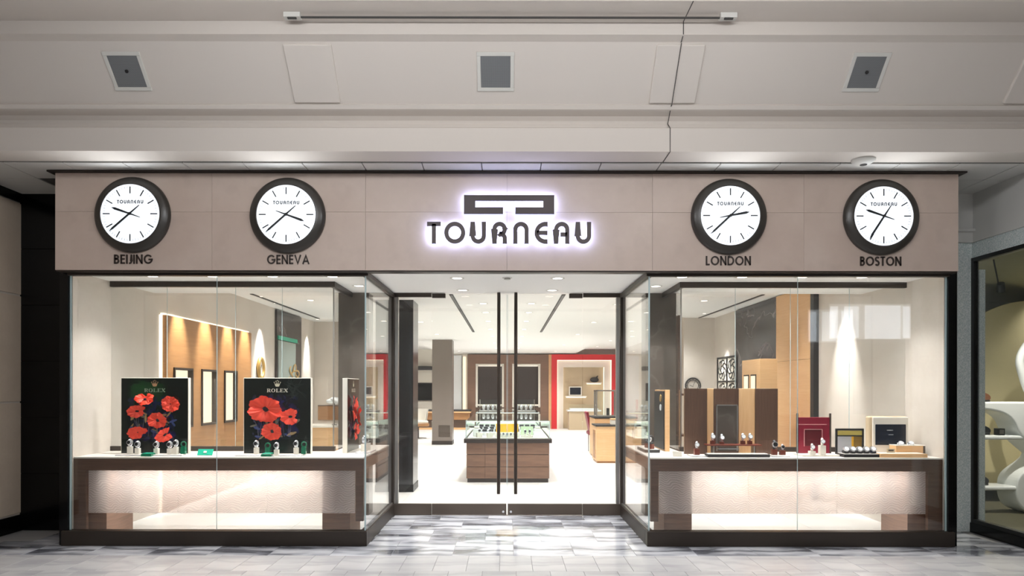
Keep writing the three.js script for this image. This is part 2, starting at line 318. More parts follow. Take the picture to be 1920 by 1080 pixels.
sslab('ceiling_shop', 'white ceiling over the middle of the shop', 'ceiling', M.storeCeiling, -2.5, 2.5, 2.76, 3.1, ZB, -1.56);
sslab('ceiling_side_left', 'white raised ceiling over the left side of the shop', 'ceiling', M.storeCeiling, XL, -2.5, 2.92, 3.1, ZB, -1.56);
sslab('ceiling_side_right', 'white raised ceiling over the right side of the shop', 'ceiling', M.storeCeiling, 2.5, XR, 2.92, 3.1, ZB, -1.56);
for (const [n, x0, x1] of [['left', -4.25, -4.17], ['right', 4.19, 4.27]]) sslab(`trim_${n === 'left' ? 1 : 2}`, `black granite post at the ${n} end of the shop front`, 'post', M.granite, x0, x1, 0, 2.6, -0.045, 0.02);
sslab('wall_above', 'dark filling wall behind the shop sign board', 'wall', M.bronze, -4.2, 4.2, 2.62, 3.53, -0.3, 0.0);

// ------------------------------------------------------------------ fascia
const FZ = 0.12;
const fascia = struct('wall_fascia', 'pinkish beige stone sign board across the top of the shop', 'fascia', box(8.43, 0.905, 0.1), M.stoneBack, [-0.005, 3.05, 0.055]);
{
  const xs = [-4.227, -2.761, -1.326, -0.005, 1.356, 2.771, 4.215], ys = [2.595, 3.14, 3.502];
  for (let i = 0; i < 6; i++) for (let j = 0; j < 2; j++) {
    const w = xs[i + 1] - xs[i] - 0.0015, h = ys[j + 1] - ys[j] - 0.0015;
    const g = boxUV(new RoundedBoxGeometry(w, h, 0.02, 1, 0.0008), i * 0.61 + j * 0.3, j * 0.8 + i * 0.17);
    part(fascia, numbered('stone_slab'), g, M.stone, [(xs[i] + xs[i + 1]) / 2 + 0.005, (ys[j] + ys[j + 1]) / 2 - 3.05, FZ - 0.01 - 0.055]);
  }
  part(fascia, 'cap', box(8.56, 0.014, 0.2), M.bronze, [0, 0.462, 0.0]);
  part(fascia, 'lower_edge', box(8.44, 0.02, 0.1), M.bronze, [0, -0.458, -0.0]);
}
// stroke lettering: centre lines in a unit box (x 0..w, y 0..1), arcs as points
const arc = (cx, cy, r, a0, a1, n = 14, ry = r) => Array.from({ length: n + 1 }, (_, i) => { const a = (a0 + (a1 - a0) * i / n) * Math.PI / 180; return [cx + r * Math.cos(a), cy + ry * Math.sin(a)]; });
function strokes(ch, w, h, t) {
  const q = t / 2, r = (w - t) / 2, c = w / 2;
  switch (ch) {
    case 'T': return [[[0, h - q], [w, h - q]], [[c, h - q], [c, 0]]];
    case 'O': return [arc(c, h / 2, r, 0, 360, 40, (h - t) / 2)];
    case 'U': return [[[q, h], [q, r + q], ...arc(c, r + q, r, 180, 360), [w - q, h]]];
    case 'N': return [[[q, 0], [q, h - q - r], ...arc(c, h - q - r, r, 180, 0), [w - q, 0]]];
    case 'A': return [[[q, 0], [q, h - q - r], ...arc(c, h - q - r, r, 180, 0), [w - q, 0]], [[w * 0.42, h * 0.42], [w - q, h * 0.42]]];
    case 'E': return [[[w, h - q], [w * 0.86, h - q], ...arc(w * 0.86, h / 2, w * 0.86 - q, 90, 270, 24, (h - t) / 2), [w, q]], [[q, h / 2], [w, h / 2]]];
    case 'R': { const k = h * 0.255; return [[[q, 0], [q, h - q - r], ...arc(c, h - q - r, r, 180, 0), ...arc(w - q - k, h - q - r, k, 0, -82, 8), [w * 0.44, h * 0.47]], [[w * 0.46, h * 0.47], [w * 0.6, h * 0.45], ...arc(w - q - h * 0.16, h * 0.26, h * 0.16, 80, 0, 8), [w - q, 0]]]; }
  }
  return [];
}
function ribbon(pts, t) {
  const n = pts.length, closed = Math.hypot(pts[0][0] - pts[n - 1][0], pts[0][1] - pts[n - 1][1]) < 1e-6, a = [], b = [];
  for (let i = 0; i < n; i++) {
    const dir = (p, q) => { const l = Math.hypot(q[0] - p[0], q[1] - p[1]) || 1; return [(q[0] - p[0]) / l, (q[1] - p[1]) / l]; };
    let d0 = i ? dir(pts[i - 1], pts[i]) : closed ? dir(pts[n - 2], pts[0]) : dir(pts[0], pts[1]), d1 = i < n - 1 ? dir(pts[i], pts[i + 1]) : closed ? dir(pts[0], pts[1]) : d0;
    const m = [d0[0] + d1[0], d0[1] + d1[1]], l = Math.hypot(...m) || 1, nx = -m[1] / l, ny = m[0] / l, cs = Math.max(0.6, nx * -d1[1] + ny * d1[0]);
    a.push(new THREE.Vector2(pts[i][0] + nx * t / 2 / cs, pts[i][1] + ny * t / 2 / cs)); b.push(new THREE.Vector2(pts[i][0] - nx * t / 2 / cs, pts[i][1] - ny * t / 2 / cs));
  }
  if (closed) { const s = new THREE.Shape(b); s.holes.push(new THREE.Path(a)); return s; }
  return new THREE.Shape([...a, ...b.reverse()]);
}
function capital(ch) {                                   // plain geometric capitals, height 1, as centre lines
  const q = 0.08, bowl = (x, y0, y1) => arc(x, (y0 + y1) / 2, (y1 - y0) / 2, 90, -90);
  switch (ch) {
    case 'B': return { w: 0.58, p: [[[q, 0], [q, 1]], [[q, 1 - q], [0.26, 1 - q], ...bowl(0.26, 0.53, 1 - q), [q, 0.53]], [[q, 0.53], [0.27, 0.53], ...bowl(0.27, q, 0.53), [q, q]]] };
    case 'E': return { w: 0.5, p: [[[q, 0], [q, 1]], [[q, 1 - q], [0.5, 1 - q]], [[q, 0.52], [0.48, 0.52]], [[q, q], [0.5, q]]] };
    case 'I': return { w: 0.16, p: [[[q, 0], [q, 1]]] };
    case 'J': return { w: 0.36, p: [[[0.28, 1], [0.28, 0.25], ...arc(0.09, 0.25, 0.19, 0, -110, 10)]] };
    case 'N': return { w: 0.74, p: [[[q, 0], [q, 1]], [[0.06, 0.96], [0.68, 0.04]], [[0.66, 0], [0.66, 1]]] };
    case 'G': return { w: 0.98, p: [[...arc(0.5, 0.5, 0.42, 42, 358, 40), [0.54, 0.47]]] };
    case 'V': return { w: 0.82, p: [[[0.07, 1], [0.41, 0.06], [0.75, 1]]] };
    case 'A': return { w: 0.86, p: [[[0.07, 0], [0.43, 0.94], [0.79, 0]], [[0.2, 0.31], [0.66, 0.31]]] };
    case 'L': return { w: 0.46, p: [[[q, 0], [q, 1]], [[q, q], [0.46, q]]] };
    case 'O': return { w: 1.0, p: [arc(0.5, 0.5, 0.42, 0, 360, 40)] };
    case 'D': return { w: 0.8, p: [[[q, 0], [q, 1]], [[q, 1 - q], [0.3, 1 - q], ...bowl(0.3, q, 1 - q), [q, q]]] };
    case 'S': return { w: 0.54, p: [[...arc(0.27, 0.72, 0.2, 25, 250, 14), [0.3, 0.52], ...arc(0.26, 0.28, 0.21, 70, -150, 14)]] };
    case 'T': return { w: 0.56, p: [[[0, 1 - q], [0.56, 1 - q]], [[0.28, 1], [0.28, 0]]] };
  }
  return { w: 0.4, p: [] };
}
const extr = (shapes, d) => mergeGeometries(shapes.map(s => new THREE.ExtrudeGeometry(s, { depth: d, bevelEnabled: false })));
const WORD = [['T', -0.743, -0.617], ['O', -0.584, -0.39], ['U', -0.34, -0.199], ['R', -0.139, -0.006], ['N', 0.054, 0.196], ['E', 0.251, 0.371], ['A', 0.431, 0.573], ['U', 0.632, 0.774]];
{
  const sign = thing('storefront_sign', 'backlit dark metal bracket emblem and wide capital lettering on stone board', 'sign', [0, 2.833, FZ]);
  const Z0 = 0.052;
  const emb = new THREE.Shape([[-0.402, 0.448], [0.433, 0.448], [0.433, 0.273], [0.073, 0.273], [0.073, 0.335], [0.33, 0.335], [0.33, 0.395], [-0.297, 0.395], [-0.297, 0.335], [-0.04, 0.335], [-0.04, 0.273], [-0.402, 0.273]].map(p => new THREE.Vector2(...p)));
  const addSign = (name, shapes, inner, cx, cy, w, h) => {
    const p = part(sign, name, extr(shapes, 0.022), M.letter, [0, 0, Z0]);
    part(p, 'halo_light', extr(inner, 0.004), G.sign, [0, 0, -0.006]);
    const l = new THREE.RectAreaLight(new THREE.Color(0.5, 0.6, 1.0), SIGN, w, h); l.position.set(cx, 2.833 + cy, FZ + 0.043); scene.add(l);
  };
  addSign('emblem', [emb], [emb], 0.0155, 0.42, 0.8, 0.05);
  for (const [c, x0, x1] of WORD) {
    const st = strokes(c, x1 - x0, 0.2, 0.039).map(s => s.map(([x, y]) => [x + x0, y]));
    addSign('letter', st.map(s => ribbon(s, 0.039)), st.map(s => ribbon(s, 0.024)), (x0 + x1) / 2, 0.1, (x1 - x0) * 0.7, 0.15);
  }
}
// clocks
{
  const c = document.createElement('canvas'); c.width = c.height = 512; const x = c.getContext('2d');
  x.fillStyle = '#fbfdff'; x.fillRect(0, 0, 512, 512); x.translate(256, 256);
  x.strokeStyle = '#6c7884'; x.lineWidth = 2.6;
  for (let i = 0; i < 60; i++) { const a = i * Math.PI / 30; x.beginPath(); x.moveTo(Math.sin(a) * 216, Math.cos(a) * 216); x.lineTo(Math.sin(a) * 234, Math.cos(a) * 234); x.stroke(); }
  x.beginPath(); x.arc(0, 0, 234, 0, 7); x.lineWidth = 1; x.stroke();
  x.strokeStyle = '#1c2228'; x.lineWidth = 6.6;
  const k = 226 / 1.517;
  for (const [ch, x0, x1] of WORD) for (const s of strokes(ch, x1 - x0, 0.2, 0.039)) { x.beginPath(); s.forEach(([px, py], i) => x[i ? 'lineTo' : 'moveTo']((px + x0 - 0.015) * k, -(py * k) - 88)); x.stroke(); }
  const dialTex = new THREE.CanvasTexture(c); dialTex.colorSpace = THREE.SRGBColorSpace;
  const dialMat = new THREE.MeshStandardMaterial({ map: dialTex, roughness: 0.5, emissive: 0xf2f8ff, emissiveMap: dialTex, emissiveIntensity: 0.8 });
  const rim = new THREE.LatheGeometry([[0.29, 0], [0.351, 0], [0.354, 0.01], [0.352, 0.026], [0.342, 0.042], [0.322, 0.056], [0.29, 0.066], [0.279, 0.068], [0.275, 0.066], [0.274, 0.055]].map(p => new THREE.Vector2(...p)), 72); rim.rotateX(Math.PI / 2);
  const disc = new THREE.CircleGeometry(0.2755, 64);
  const taper = (len, w0, w1, tail) => { const s = new THREE.Shape([[-w0, 0], [-w1, len * 0.82], [0, len], [w1, len * 0.82], [w0, 0], [w0 * 0.35, -tail], [-w0 * 0.35, -tail]].map(p => new THREE.Vector2(...p))); return new THREE.ExtrudeGeometry(s, { depth: 0.003, bevelEnabled: false }); };
  const hourG = taper(0.18, 0.007, 0.011, 0.1), minG = taper(0.252, 0.008, 0.009, 0.12), hub = cyl(0.013, 0.013, 0.012, 18), mark = box(0.0095, 0.064, 0.003);
  const list = [['BEIJING', -3.494, 3.106, 289, 229, -3.673, -3.315, 2.653], ['GENEVA', -2.049, 3.101, 110, 228.5, -2.243, -1.849, 2.652], ['LONDON', 2.064, 3.097, 79.4, 227, 1.854, 2.273, 2.647], ['BOSTON', 3.484, 3.094, 289, 213, 3.295, 3.678, 2.644]];
  for (const [city, X, Y, ha, ma, x0, x1, y0] of list) {
    const t = thing('wall_clock', `round backlit white clock with dark rim above the word ${city}`, 'clock', [X, Y, FZ], 0, 'world clocks on the sign board');
    part(t, 'rim', rim, M.clockRim);
    const d = part(t, 'lighted_dial', disc, dialMat, [0, 0, 0.06]);
    for (let i = 0; i < 12; i++) { const a = i * Math.PI / 6; part(d, 'hour_mark', mark, M.hand, [Math.sin(a) * 0.22, Math.cos(a) * 0.22, 0.0015], [0, 0, -a]); }
    part(t, 'hour_hand', hourG, M.hand, [0, 0, 0.065], [0, 0, -ha * Math.PI / 180]);
    part(t, 'minute_hand', minG, M.hand, [0, 0, 0.07], [0, 0, -ma * Math.PI / 180]);
    part(t, 'hub', hub, M.hand, [0, 0, 0.069], [Math.PI / 2, 0, 0]);
    const l = new THREE.RectAreaLight(new THREE.Color(0.93, 0.97, 1), 8.0, 0.45, 0.45); l.position.set(X, Y, FZ + 0.085); l.rotation.y = Math.PI; scene.add(l);
    const n = thing('city_name', `dark raised letters spelling ${city} below the clock`, 'lettering', [x0, y0, FZ], 0, 'city names under the clocks');
    const gl = [...city].map(ch => capital(ch)), total = gl.reduce((a, b) => a + b.w, 0) + 0.15 * (city.length - 1), kx = (x1 - x0) / total;
    let px = 0; gl.forEach(q => { part(n, 'letter', extr(q.p.map(c => ribbon(c.map(([u, v]) => [u * kx, v * 0.086]), 0.0135)), 0.008), M.cityLetter, [px * kx, 0, 0]); px += q.w + 0.15; });
  }
}

// ------------------------------------------------------------------ window bays, entrance
const YT = 2.56;
const names = { '-1': 'left', 1: 'right' };
for (const s of [-1, 1]) {
  const side = names[s], Xo = s < 0 ? -4.17 : 4.19, Xi = s * 1.35, lo = (a, b) => [Math.min(a, b), Math.max(a, b)];
  const S = (p, n, m, xa, xb, ...r) => slab(p, n, m, ...lo(xa, xb), ...r);
  const base = struct(`trim_${s < 0 ? 3 : 4}`, `dark bronze plinth under the ${side} display window`, 'plinth');
  S(base, 'front', M.bronze, Xo + s * 0.045, Xi - s * 0.025, 0, 0.14, -0.05, 0.05, 0.004);
  S(base, 'return', M.bronze, Xi - s * -0.045, Xi - s * 0.025, 0, 0.14, -1.5, -0.05, 0.004);
  S(base, 'glazing_bead', M.steel, Xi - s * -0.012, Xi - s * 0.012, 0.14, 0.152, -1.5, -0.02);
  const wf = struct(`window_${s < 0 ? 1 : 2}`, `large front display window of the ${side} bay`, 'window');
  S(wf, 'head_frame', M.bronze, Xo, Xi - s * 0.03, YT, 2.6, -0.03, 0.035);
  const xm = s * 2.764;
  S(wf, 'pane', M.glass, Xo, xm + s * 0.0015, 0.14, YT, -0.006, 0.006); S(wf, 'pane', M.glass, xm - s * 0.0015, Xi + s * 0.007, 0.14, YT, -0.006, 0.006);
  S(wf, 'glass_edge', M.glassEdge, xm - s * 0.0014, xm + s * 0.0014, 0.14, YT, -0.006, 0.0055);
  S(wf, 'glass_edge', M.glassEdge, Xo, Xo - s * 0.016, 0.14, YT, -0.014, -0.007);
  const wr = struct(`window_${s < 0 ? 3 : 4}`, `glass side return of the ${side} bay beside the entrance`, 'window');
  S(wr, 'head_frame', M.bronze, Xi + s * 0.03, Xi - s * 0.03, YT, 2.6, -1.53, -0.03);
  S(wr, 'pane', M.glass, Xi - 0.006, Xi + 0.006, 0.152, YT, -1.5, -0.0075);
  S(wr, 'glass_edge', M.glassEdge, Xi - 0.0065, Xi + 0.0065, 0.141, YT, -0.0065, 0.0065);
  S(wr, 'jamb', M.bronze, Xi - s * 0.02, Xi + s * 0.035, 0, 2.6, -1.57, -1.5);
  // glass behind the display
  const wb = struct(`window_${s < 0 ? 5 : 6}`, `inner glass screen closing the back of the ${side} bay`, 'window');
  const Xb = s * 1.83;
  S(wb, 'head_rail', M.bronze, Xo, Xb - s * 0.02, 2.555, 2.612, -0.71, -0.66);
  S(wb, 'head_rail', M.bronze, Xb - s * 0.02, Xb + s * 0.03, 2.555, 2.612, -1.48, -0.71);
  S(wb, 'foot_rail', M.bronze, Xo, Xb - s * 0.02, 0.832, 0.88, -0.71, -0.67);
  const cuts = s < 0 ? [Xo, -3.58, -2.86, -2.37, -1.83] : [Xo, 3.6, 2.98, 2.4, 1.83];
  for (let i = 0; i < 4; i++) { S(wb, 'pane', M.glass, cuts[i] - s * 0.002, cuts[i + 1] + s * 0.002, 0.88, 2.555, -0.692, -0.684); if (i) S(wb, 'glass_edge', M.glassEdge, cuts[i] - 0.001, cuts[i] + 0.001, 0.88, 2.555, -0.692, -0.683); }
  S(wb, 'pane', M.glass, Xb - 0.004, Xb + 0.004, 0.84, 2.555, -1.48, -0.7);
  S(wb, 'corner_post', M.steel, Xb - 0.006, Xb + 0.006, 0.832, 2.555, -0.7, -0.688);
  const pil = thing('dark_pillar', `dark brown stone pier at the back end of the ${side} window bay`, 'pillar', [s * 1.8, 0, -1.62]);
  part(pil, 'shaft', rbox(0.36, 2.611, 0.24, 0.004), M.darkStone, [0, 1.3057, 0]);
  // side light and door
  const dz = -1.535;
  const sl = struct(`window_${s < 0 ? 7 : 8}`, `narrow fixed glass light on the ${side} side of the doors`, 'window');
  S(sl, 'foot_rail', M.bronzeDoor, s * 0.889, s * 1.33, 0.004, 0.135, dz - 0.02, dz + 0.02, 0.002);
  S(sl, 'head_rail', M.bronze, s * 0.892, s * 1.33, 2.565, 2.612, dz - 0.025, dz + 0.025);
  S(sl, 'pane', M.glass, s * 0.889, s * 1.31, 0.135, 2.565, dz - 0.006, dz + 0.006);
  S(sl, 'jamb', M.steel, s * 1.285, s * 1.325, 0.135, 2.565, dz - 0.07, dz - 0.01);
  const dr = struct(`door_${s < 0 ? 1 : 2}`, `${side} frameless glass entrance door with tall bar handle`, 'door');
  S(dr, 'bottom_rail', M.bronzeDoor, s * 0.008, s * 0.884, 0.008, 0.135, dz - 0.02, dz + 0.02, 0.002);
  S(dr, 'pane', M.glass, s * 0.008, s * 0.884, 0.135, 2.6, dz - 0.006, dz + 0.006);
  S(dr, 'glass_edge', M.glassEdge, s * 0.004, s * 0.0075, 0.135, 2.6, dz - 0.006, dz + 0.006);
  S(dr, 'patch_fitting', M.bronze, s * 0.728, s * 0.884, 2.555, 2.605, dz - 0.025, dz + 0.025, 0.002);
  const h = part(dr, 'handle', cyl(0.019, 0.019, 2.35, 16), M.bronze, [s * 0.1, 1.435, dz + 0.07]);
  for (const y of [-1.0, 1.0]) part(h, 'standoff', cyl(0.01, 0.01, 0.07, 10), M.bronze, [0, y, -0.033], [Math.PI / 2, 0, 0]);
  const hb = part(dr, 'handle', cyl(0.019, 0.019, 2.35, 16), M.bronze, [s * 0.1, 1.435, dz - 0.07]);
  for (const y of [-1.0, 1.0]) part(hb, 'standoff', cyl(0.01, 0.01, 0.07, 10), M.bronze, [0, y, 0.033], [Math.PI / 2, 0, 0]);
  part(dr, 'lock', cyl(0.014, 0.014, 0.012, 12), M.chrome, [s * 0.045, 0.045, dz + 0.022], [Math.PI / 2, 0, 0]);

  // display counter of the bay
  const c = thing('display_counter', s < 0 ? 'walnut framed display counter with rippled resin panels under the poppy displays' : 'walnut framed display counter with rippled resin panels under the watch and burgundy displays', 'counter');
  const z0 = -0.06;
  S(c, 'top', M.counterTop, Xo - s * 0.005, Xi + s * 0.03, 0.815, 0.83, -0.665, z0, 0.003);
  S(c, 'top', M.counterTop, Xi + s * 0.03, s * 1.82, 0.815, 0.83, -1.48, -0.665, 0.003);
  S(c, 'apron', M.walnut, Xo - s * 0.005, Xi + s * 0.03, 0.7, 0.815, -0.1, z0, 0.002);
  S(c, 'apron', M.walnut, Xi + s * 0.03, Xi + s * 0.07, 0.7, 0.815, -1.48, -0.1, 0.002);
  S(c, 'leg', M.walnut, Xo - s * 0.005, s * 4.045, 0, 0.7, -0.1, z0, 0.002);
  S(c, 'end_panel', M.walnut, Xi + s * 0.03, s * 1.455, 0.215, 0.7, -0.1, z0, 0.002);
  const p0 = s * 4.035, pw = (4.035 - 1.465) / 3;
  for (let i = 0; i < 3; i++) S(c, 'resin_panel', M.resin, p0 - s * (i * pw + 0.002), p0 - s * ((i + 1) * pw - 0.002), 0.288, 0.698, -0.092, -0.08, 0);
  S(c, 'pedestal', M.brownWood, s * 1.53, s * 1.8, 0, 0.7, -0.62, -0.15, 0.003); S(c, 'pedestal', M.brownWood, s * 3.9, s * 4.13, 0, 0.7, -0.62, -0.15, 0.003);
  S(c, 'light_strip', G.led, s * 1.84, s * 3.86, 0.693, 0.699, -0.3, -0.28, 0);
  const ul = new THREE.RectAreaLight(shopLight, 95, 2.0, 0.03); ul.position.set(s * 2.85, 0.69, -0.29); ul.rotation.x = -Math.PI * 0.5 - 0.55; ul.rotation.order = 'YXZ'; scene.add(ul);
  // lights in the soffit
  for (const [x, z, k] of [[s * 1.62, -0.95, 'rearmost'], [s * 1.75, -0.33, 'front entrance end'], [s * 2.35, -0.33, 'second from the entrance'], [s * 2.95, -0.33, 'third from the entrance'], [s * 3.55, -0.33, 'outer end']]) downlight(x, 2.612, z, BAY_SPOT, `${side} window bay soffit`, 1.0, k);
  for (const [z, k] of [[-0.42, 'front'], [-1.28, 'rear']]) downlight(s * 0.51, 2.612, z, ENTRY_SPOT, `${side} side of the entrance soffit`, 1.0, k);
}
const ed = thing('sprinkler_cap', 'small flat sprinkler cap in the white entrance soffit', 'sprinkler', [0, 2.612, -0.4]);
part(ed, 'plate', cyl(0.05, 0.05, 0.006, 20), M.whiteTrim, [0, -0.003, 0]); part(ed, 'cap', cyl(0.03, 0.034, 0.012, 20), M.steel, [0, -0.011, 0]);
function downlight(x, y, z, power, where, angle = 0.95, which = 'round') {
  const t = thing('downlight', `${which} recessed downlight in the ${where}`, 'downlight', [x, y, z], 0, `downlights in the ${where}`);
  part(t, 'ring', cache.dlring ??= new THREE.LatheGeometry([[0.05, 0.001], [0.05, -0.005], [0.07, -0.006], [0.075, -0.001]].map(p => new THREE.Vector2(...p)), 24), M.whiteTrim);
  part(t, 'light_disc', cache.dldisc ??= cyl(0.05, 0.05, 0.003, 20), G.down, [0, -0.002, 0]);
  const l = new THREE.SpotLight(shopLight, power, 0, angle, 0.8, 2); l.position.set(x, y - 0.03, z); l.target.position.set(x, 0, z); l.castShadow = true; l.shadow.radius = 2.5; scene.add(l, l.target);
}

// ------------------------------------------------------------------ shop interior: ceiling fittings, pillars
for (const s of [-1, 1]) {
  [-3.7, -4.9, -6.4, -8.2, -10.2, -12.6, -15.2].forEach((z, i) => downlight(s * 0.36, 2.76, z, SPOT * 0.6, `${names[s]} inner row of the shop ceiling`, 1.1, ORD[i]));
  [-3.8, -6.6, -9.6, -13.5, -17].forEach((z, i) => downlight(s * 1.66, 2.76, z, SPOT, `${names[s]} outer row of the shop ceiling`, 1.1, ORD[i]));
  [-2.6, -4.6, -6.6].forEach((z, i) => downlight(s * 3.2, 2.92, z, SPOT * 0.8, `raised ${names[s]} side ceiling`, 1.1, ORD[i]));
  [-10.5, -14, -17].forEach((z, i) => downlight(s * 3.1, 2.92, z, SPOT, `far ${names[s]} side ceiling`, 1.1, ORD[i]));
  const sd = thing('slot_diffuser', `long black air slot in the ceiling ${s < 0 ? 'left' : 'right'} of the door handles`, 'air slot', [s * 0.76, 2.76, -5.8]);
  part(sd, 'frame', box(0.05, 0.008, 6.2), M.joint, [0, -0.004, 0]); part(sd, 'slot', box(0.026, 0.006, 6.16), M.black, [0, -0.008, 0]);
  const s2 = thing('slot_diffuser', `long black air slot in the raised ${names[s]} side ceiling`, 'air slot', [s * 3.88, 2.92, -5.7]);
  part(s2, 'frame', box(0.05, 0.008, 3.7), M.joint, [0, -0.004, 0]); part(s2, 'slot', box(0.026, 0.006, 3.66), M.black, [0, -0.008, 0]);
}
{
  const p = thing('square_pillar', 'nearest tall black stone pillar just inside the doors on left', 'pillar', [-1.62, 0, -3.57]);
  part(p, 'shaft', rbox(0.54, 2.66, 0.54, 0.004), phy({ color: 0x222224, roughness: 0.18 }), [0, 1.43, 0]); part(p, 'base', box(0.55, 0.1, 0.55), M.black, [0, 0.05, 0]);
  const q = thing('square_pillar', 'grey brown panelled pillar farther inside behind the black pillar', 'pillar', [-1.71, 0, -11.7]);
  part(q, 'shaft', rbox(0.53, 2.66, 0.53, 0.004), std({ color: 0x7d726a, roughness: 0.3 }), [0, 1.43, 0]); part(q, 'base', box(0.54, 0.1, 0.54), M.bronze, [0, 0.05, 0]); part(q, 'wall_plate', rbox(0.3, 0.3, 0.012, 0.003), M.bronzeDoor, [0.06, 0.36, 0.27]);
}
// ------------------------------------------------------------------ left side wall of the shop
{
  const w = thing('wood_wall_panel', 'large golden brown wood wall panel with three lit showcases behind left poppies', 'wall panel', [XL, 0, -3.07]);
  part(w, 'panel', box(0.07, 0.99, 2.73), M.teak, [0.036, 0.496, 0]); part(w, 'panel', box(0.07, 0.63, 2.73), M.teak, [0.036, 2.055, 0]);
  const wins = [[0.94, 0.5], [0.2, 0.46], [-0.54, 0.46]]; let z = 1.365;
  for (const [c, d] of wins) { const e = c + d / 2; part(w, 'panel', box(0.07, 0.75, z - e), M.teak, [0.036, 1.366, (z + e) / 2]); z = c - d / 2; }
  part(w, 'panel', box(0.07, 0.75, z + 1.365), M.teak, [0.036, 1.366, (z - 1.365) / 2]);
  for (const [c, d] of wins) {
    const f = part(w, 'showcase_frame', box(0.09, 0.03, d), M.bronze, [0.045, 1.0, c]);
    part(f, 'frame_bar', box(0.09, 0.03, d), M.bronze, [0, 0.73, 0]); for (const k of [-1, 1]) part(f, 'frame_bar', box(0.09, 0.74, 0.025), M.bronze, [0, 0.365, k * (d / 2 - 0.012)]);
    part(f, 'light_panel', box(0.02, 0.7, d - 0.05), G.warm, [-0.03, 0.365, 0]);
  }
  part(w, 'light_strip', box(0.03, 2.37, 0.02), G.led, [0.016, 1.186, 1.385]); part(w, 'light_strip', box(0.03, 0.02, 2.73), G.led, [0.016, 2.385, 0]);
  for (const z of [-2.0, -2.75, -3.5, -4.15]) wallWash(-3.85, z, 1.9);
  wallWash(-3.9, -5.0, 1.7); wallWash(-3.95, -7.7, 1.7);
  const m = thing('marble_wall_slab', 'tall dark veined marble slab with a green glass strip on left wall', 'wall panel', [XL, 0, -6.47]);
  part(m, 'slab', box(0.04, 2.9, 1.45), M.blackMarble, [0.021, 1.451, 0]); part(m, 'glass_panel', box(0.012, 2.2, 1.0), phy({ color: 0x9aa6a0, roughness: 0.35 }), [0.047, 1.25, 0.18]); part(m, 'green_strip', box(0.02, 0.07, 1.1), M.greenCard, [0.052, 2.4, 0.15]);
  part(m, 'relief', new THREE.TorusKnotGeometry(0.13, 0.018, 64, 6, 2, 5), M.gold, [0.06, 1.75, -0.2], [0, Math.PI / 2, 0]).scale.set(1.6, 1, 0.2);
  const c = thing('oval_wall_clock', 'oval gold framed clock on the left wall beside wood panel', 'clock', [XL + 0.002, 1.82, -4.97], Math.PI / 2);
  const ring = part(c, 'frame', new THREE.TorusGeometry(0.15, 0.03, 10, 30), M.gold, [0, 0, 0.03]); ring.scale.set(0.8, 1.1, 1);
  const f = part(c, 'face', cyl(0.15, 0.15, 0.02, 28), M.cream, [0, 0, 0.012], [Math.PI / 2, 0, 0]); f.scale.set(0.8, 1, 1.1);
  part(c, 'hour_hand', box(0.012, 0.07, 0.004), M.black, [0.02, 0.03, 0.026], [0, 0, -0.7]); part(c, 'minute_hand', box(0.009, 0.1, 0.004), M.black, [0, -0.045, 0.028]);
  const d = thing('reception_desk', 'light wood desk against the back of the left side area', 'desk', [-3.44, 0, -7.1]);
  part(d, 'body', rbox(1.1, 0.72, 0.6, 0.004), M.maple, [0, 0.36, 0]); part(d, 'desktop', rbox(1.2, 0.04, 0.7, 0.006), M.cream, [0, 0.74, 0]); const wbd = thing('wall_board', 'narrow brown wood board on the wall behind the left desk', 'wall board', [-3.65, 0.8, -8.249]); part(wbd, 'board', rbox(0.86, 0.3, 0.03, 0.004), M.teak, [0, 0.15, 0.016]); part(wbd, 'edge', box(0.86, 0.02, 0.04), M.walnut, [0, 0.31, 0.021]);
  const o = thing('white_ornament', 'white petal shaped ornament on a thin dark stand on left desk', 'ornament', [-3.4, 0.7605, -6.95]);
  part(o, 'foot', cyl(0.05, 0.05, 0.01, 16), M.charcoal, [0, 0.005, 0]); part(o, 'stem', cyl(0.008, 0.008, 0.42, 8), M.charcoal, [0, 0.22, 0]);
  for (let k = 0; k < 5; k++) { const b = part(o, 'petal', cache.pet ??= new THREE.SphereGeometry(0.1, 12, 8), M.whiteGloss, [0.075 * Math.cos(k * 1.257), 0.47 + 0.02 * (k % 2), 0.06 * Math.sin(k * 1.257)], [0, 0, 0.4 * (k - 2)]); b.scale.set(1, 0.5, 0.7); }
}
function wallWash(x, z, dir) {
  const sd = x < 0 ? 'L' : 'R', t = thing('wall_washer', `${ORD[wwn[sd]++]} small spotlight washing the ${x < 0 ? 'left' : 'right'} side wall from the ceiling`, 'downlight', [x, 2.92, z], 0, 'wall washing spotlights of the side ceilings');
  part(t, 'light_disc', cache.wwdisc ??= cyl(0.035, 0.035, 0.004, 16), G.down, [0, -0.002, 0]);
  part(t, 'ring', cache.wwring ??= new THREE.LatheGeometry([[0.035, 0.001], [0.035, -0.005], [0.05, -0.005], [0.053, -0.001]].map(p => new THREE.Vector2(...p)), 20), M.whiteTrim);
  const l = new THREE.SpotLight(shopLight, 26, 0, 0.34, 0.7, 2); l.position.set(x, 2.89, z); l.target.position.set(x + (x < 0 ? -1 : 1) * 0.26, 1.9, z); l.castShadow = true; scene.add(l, l.target);
}
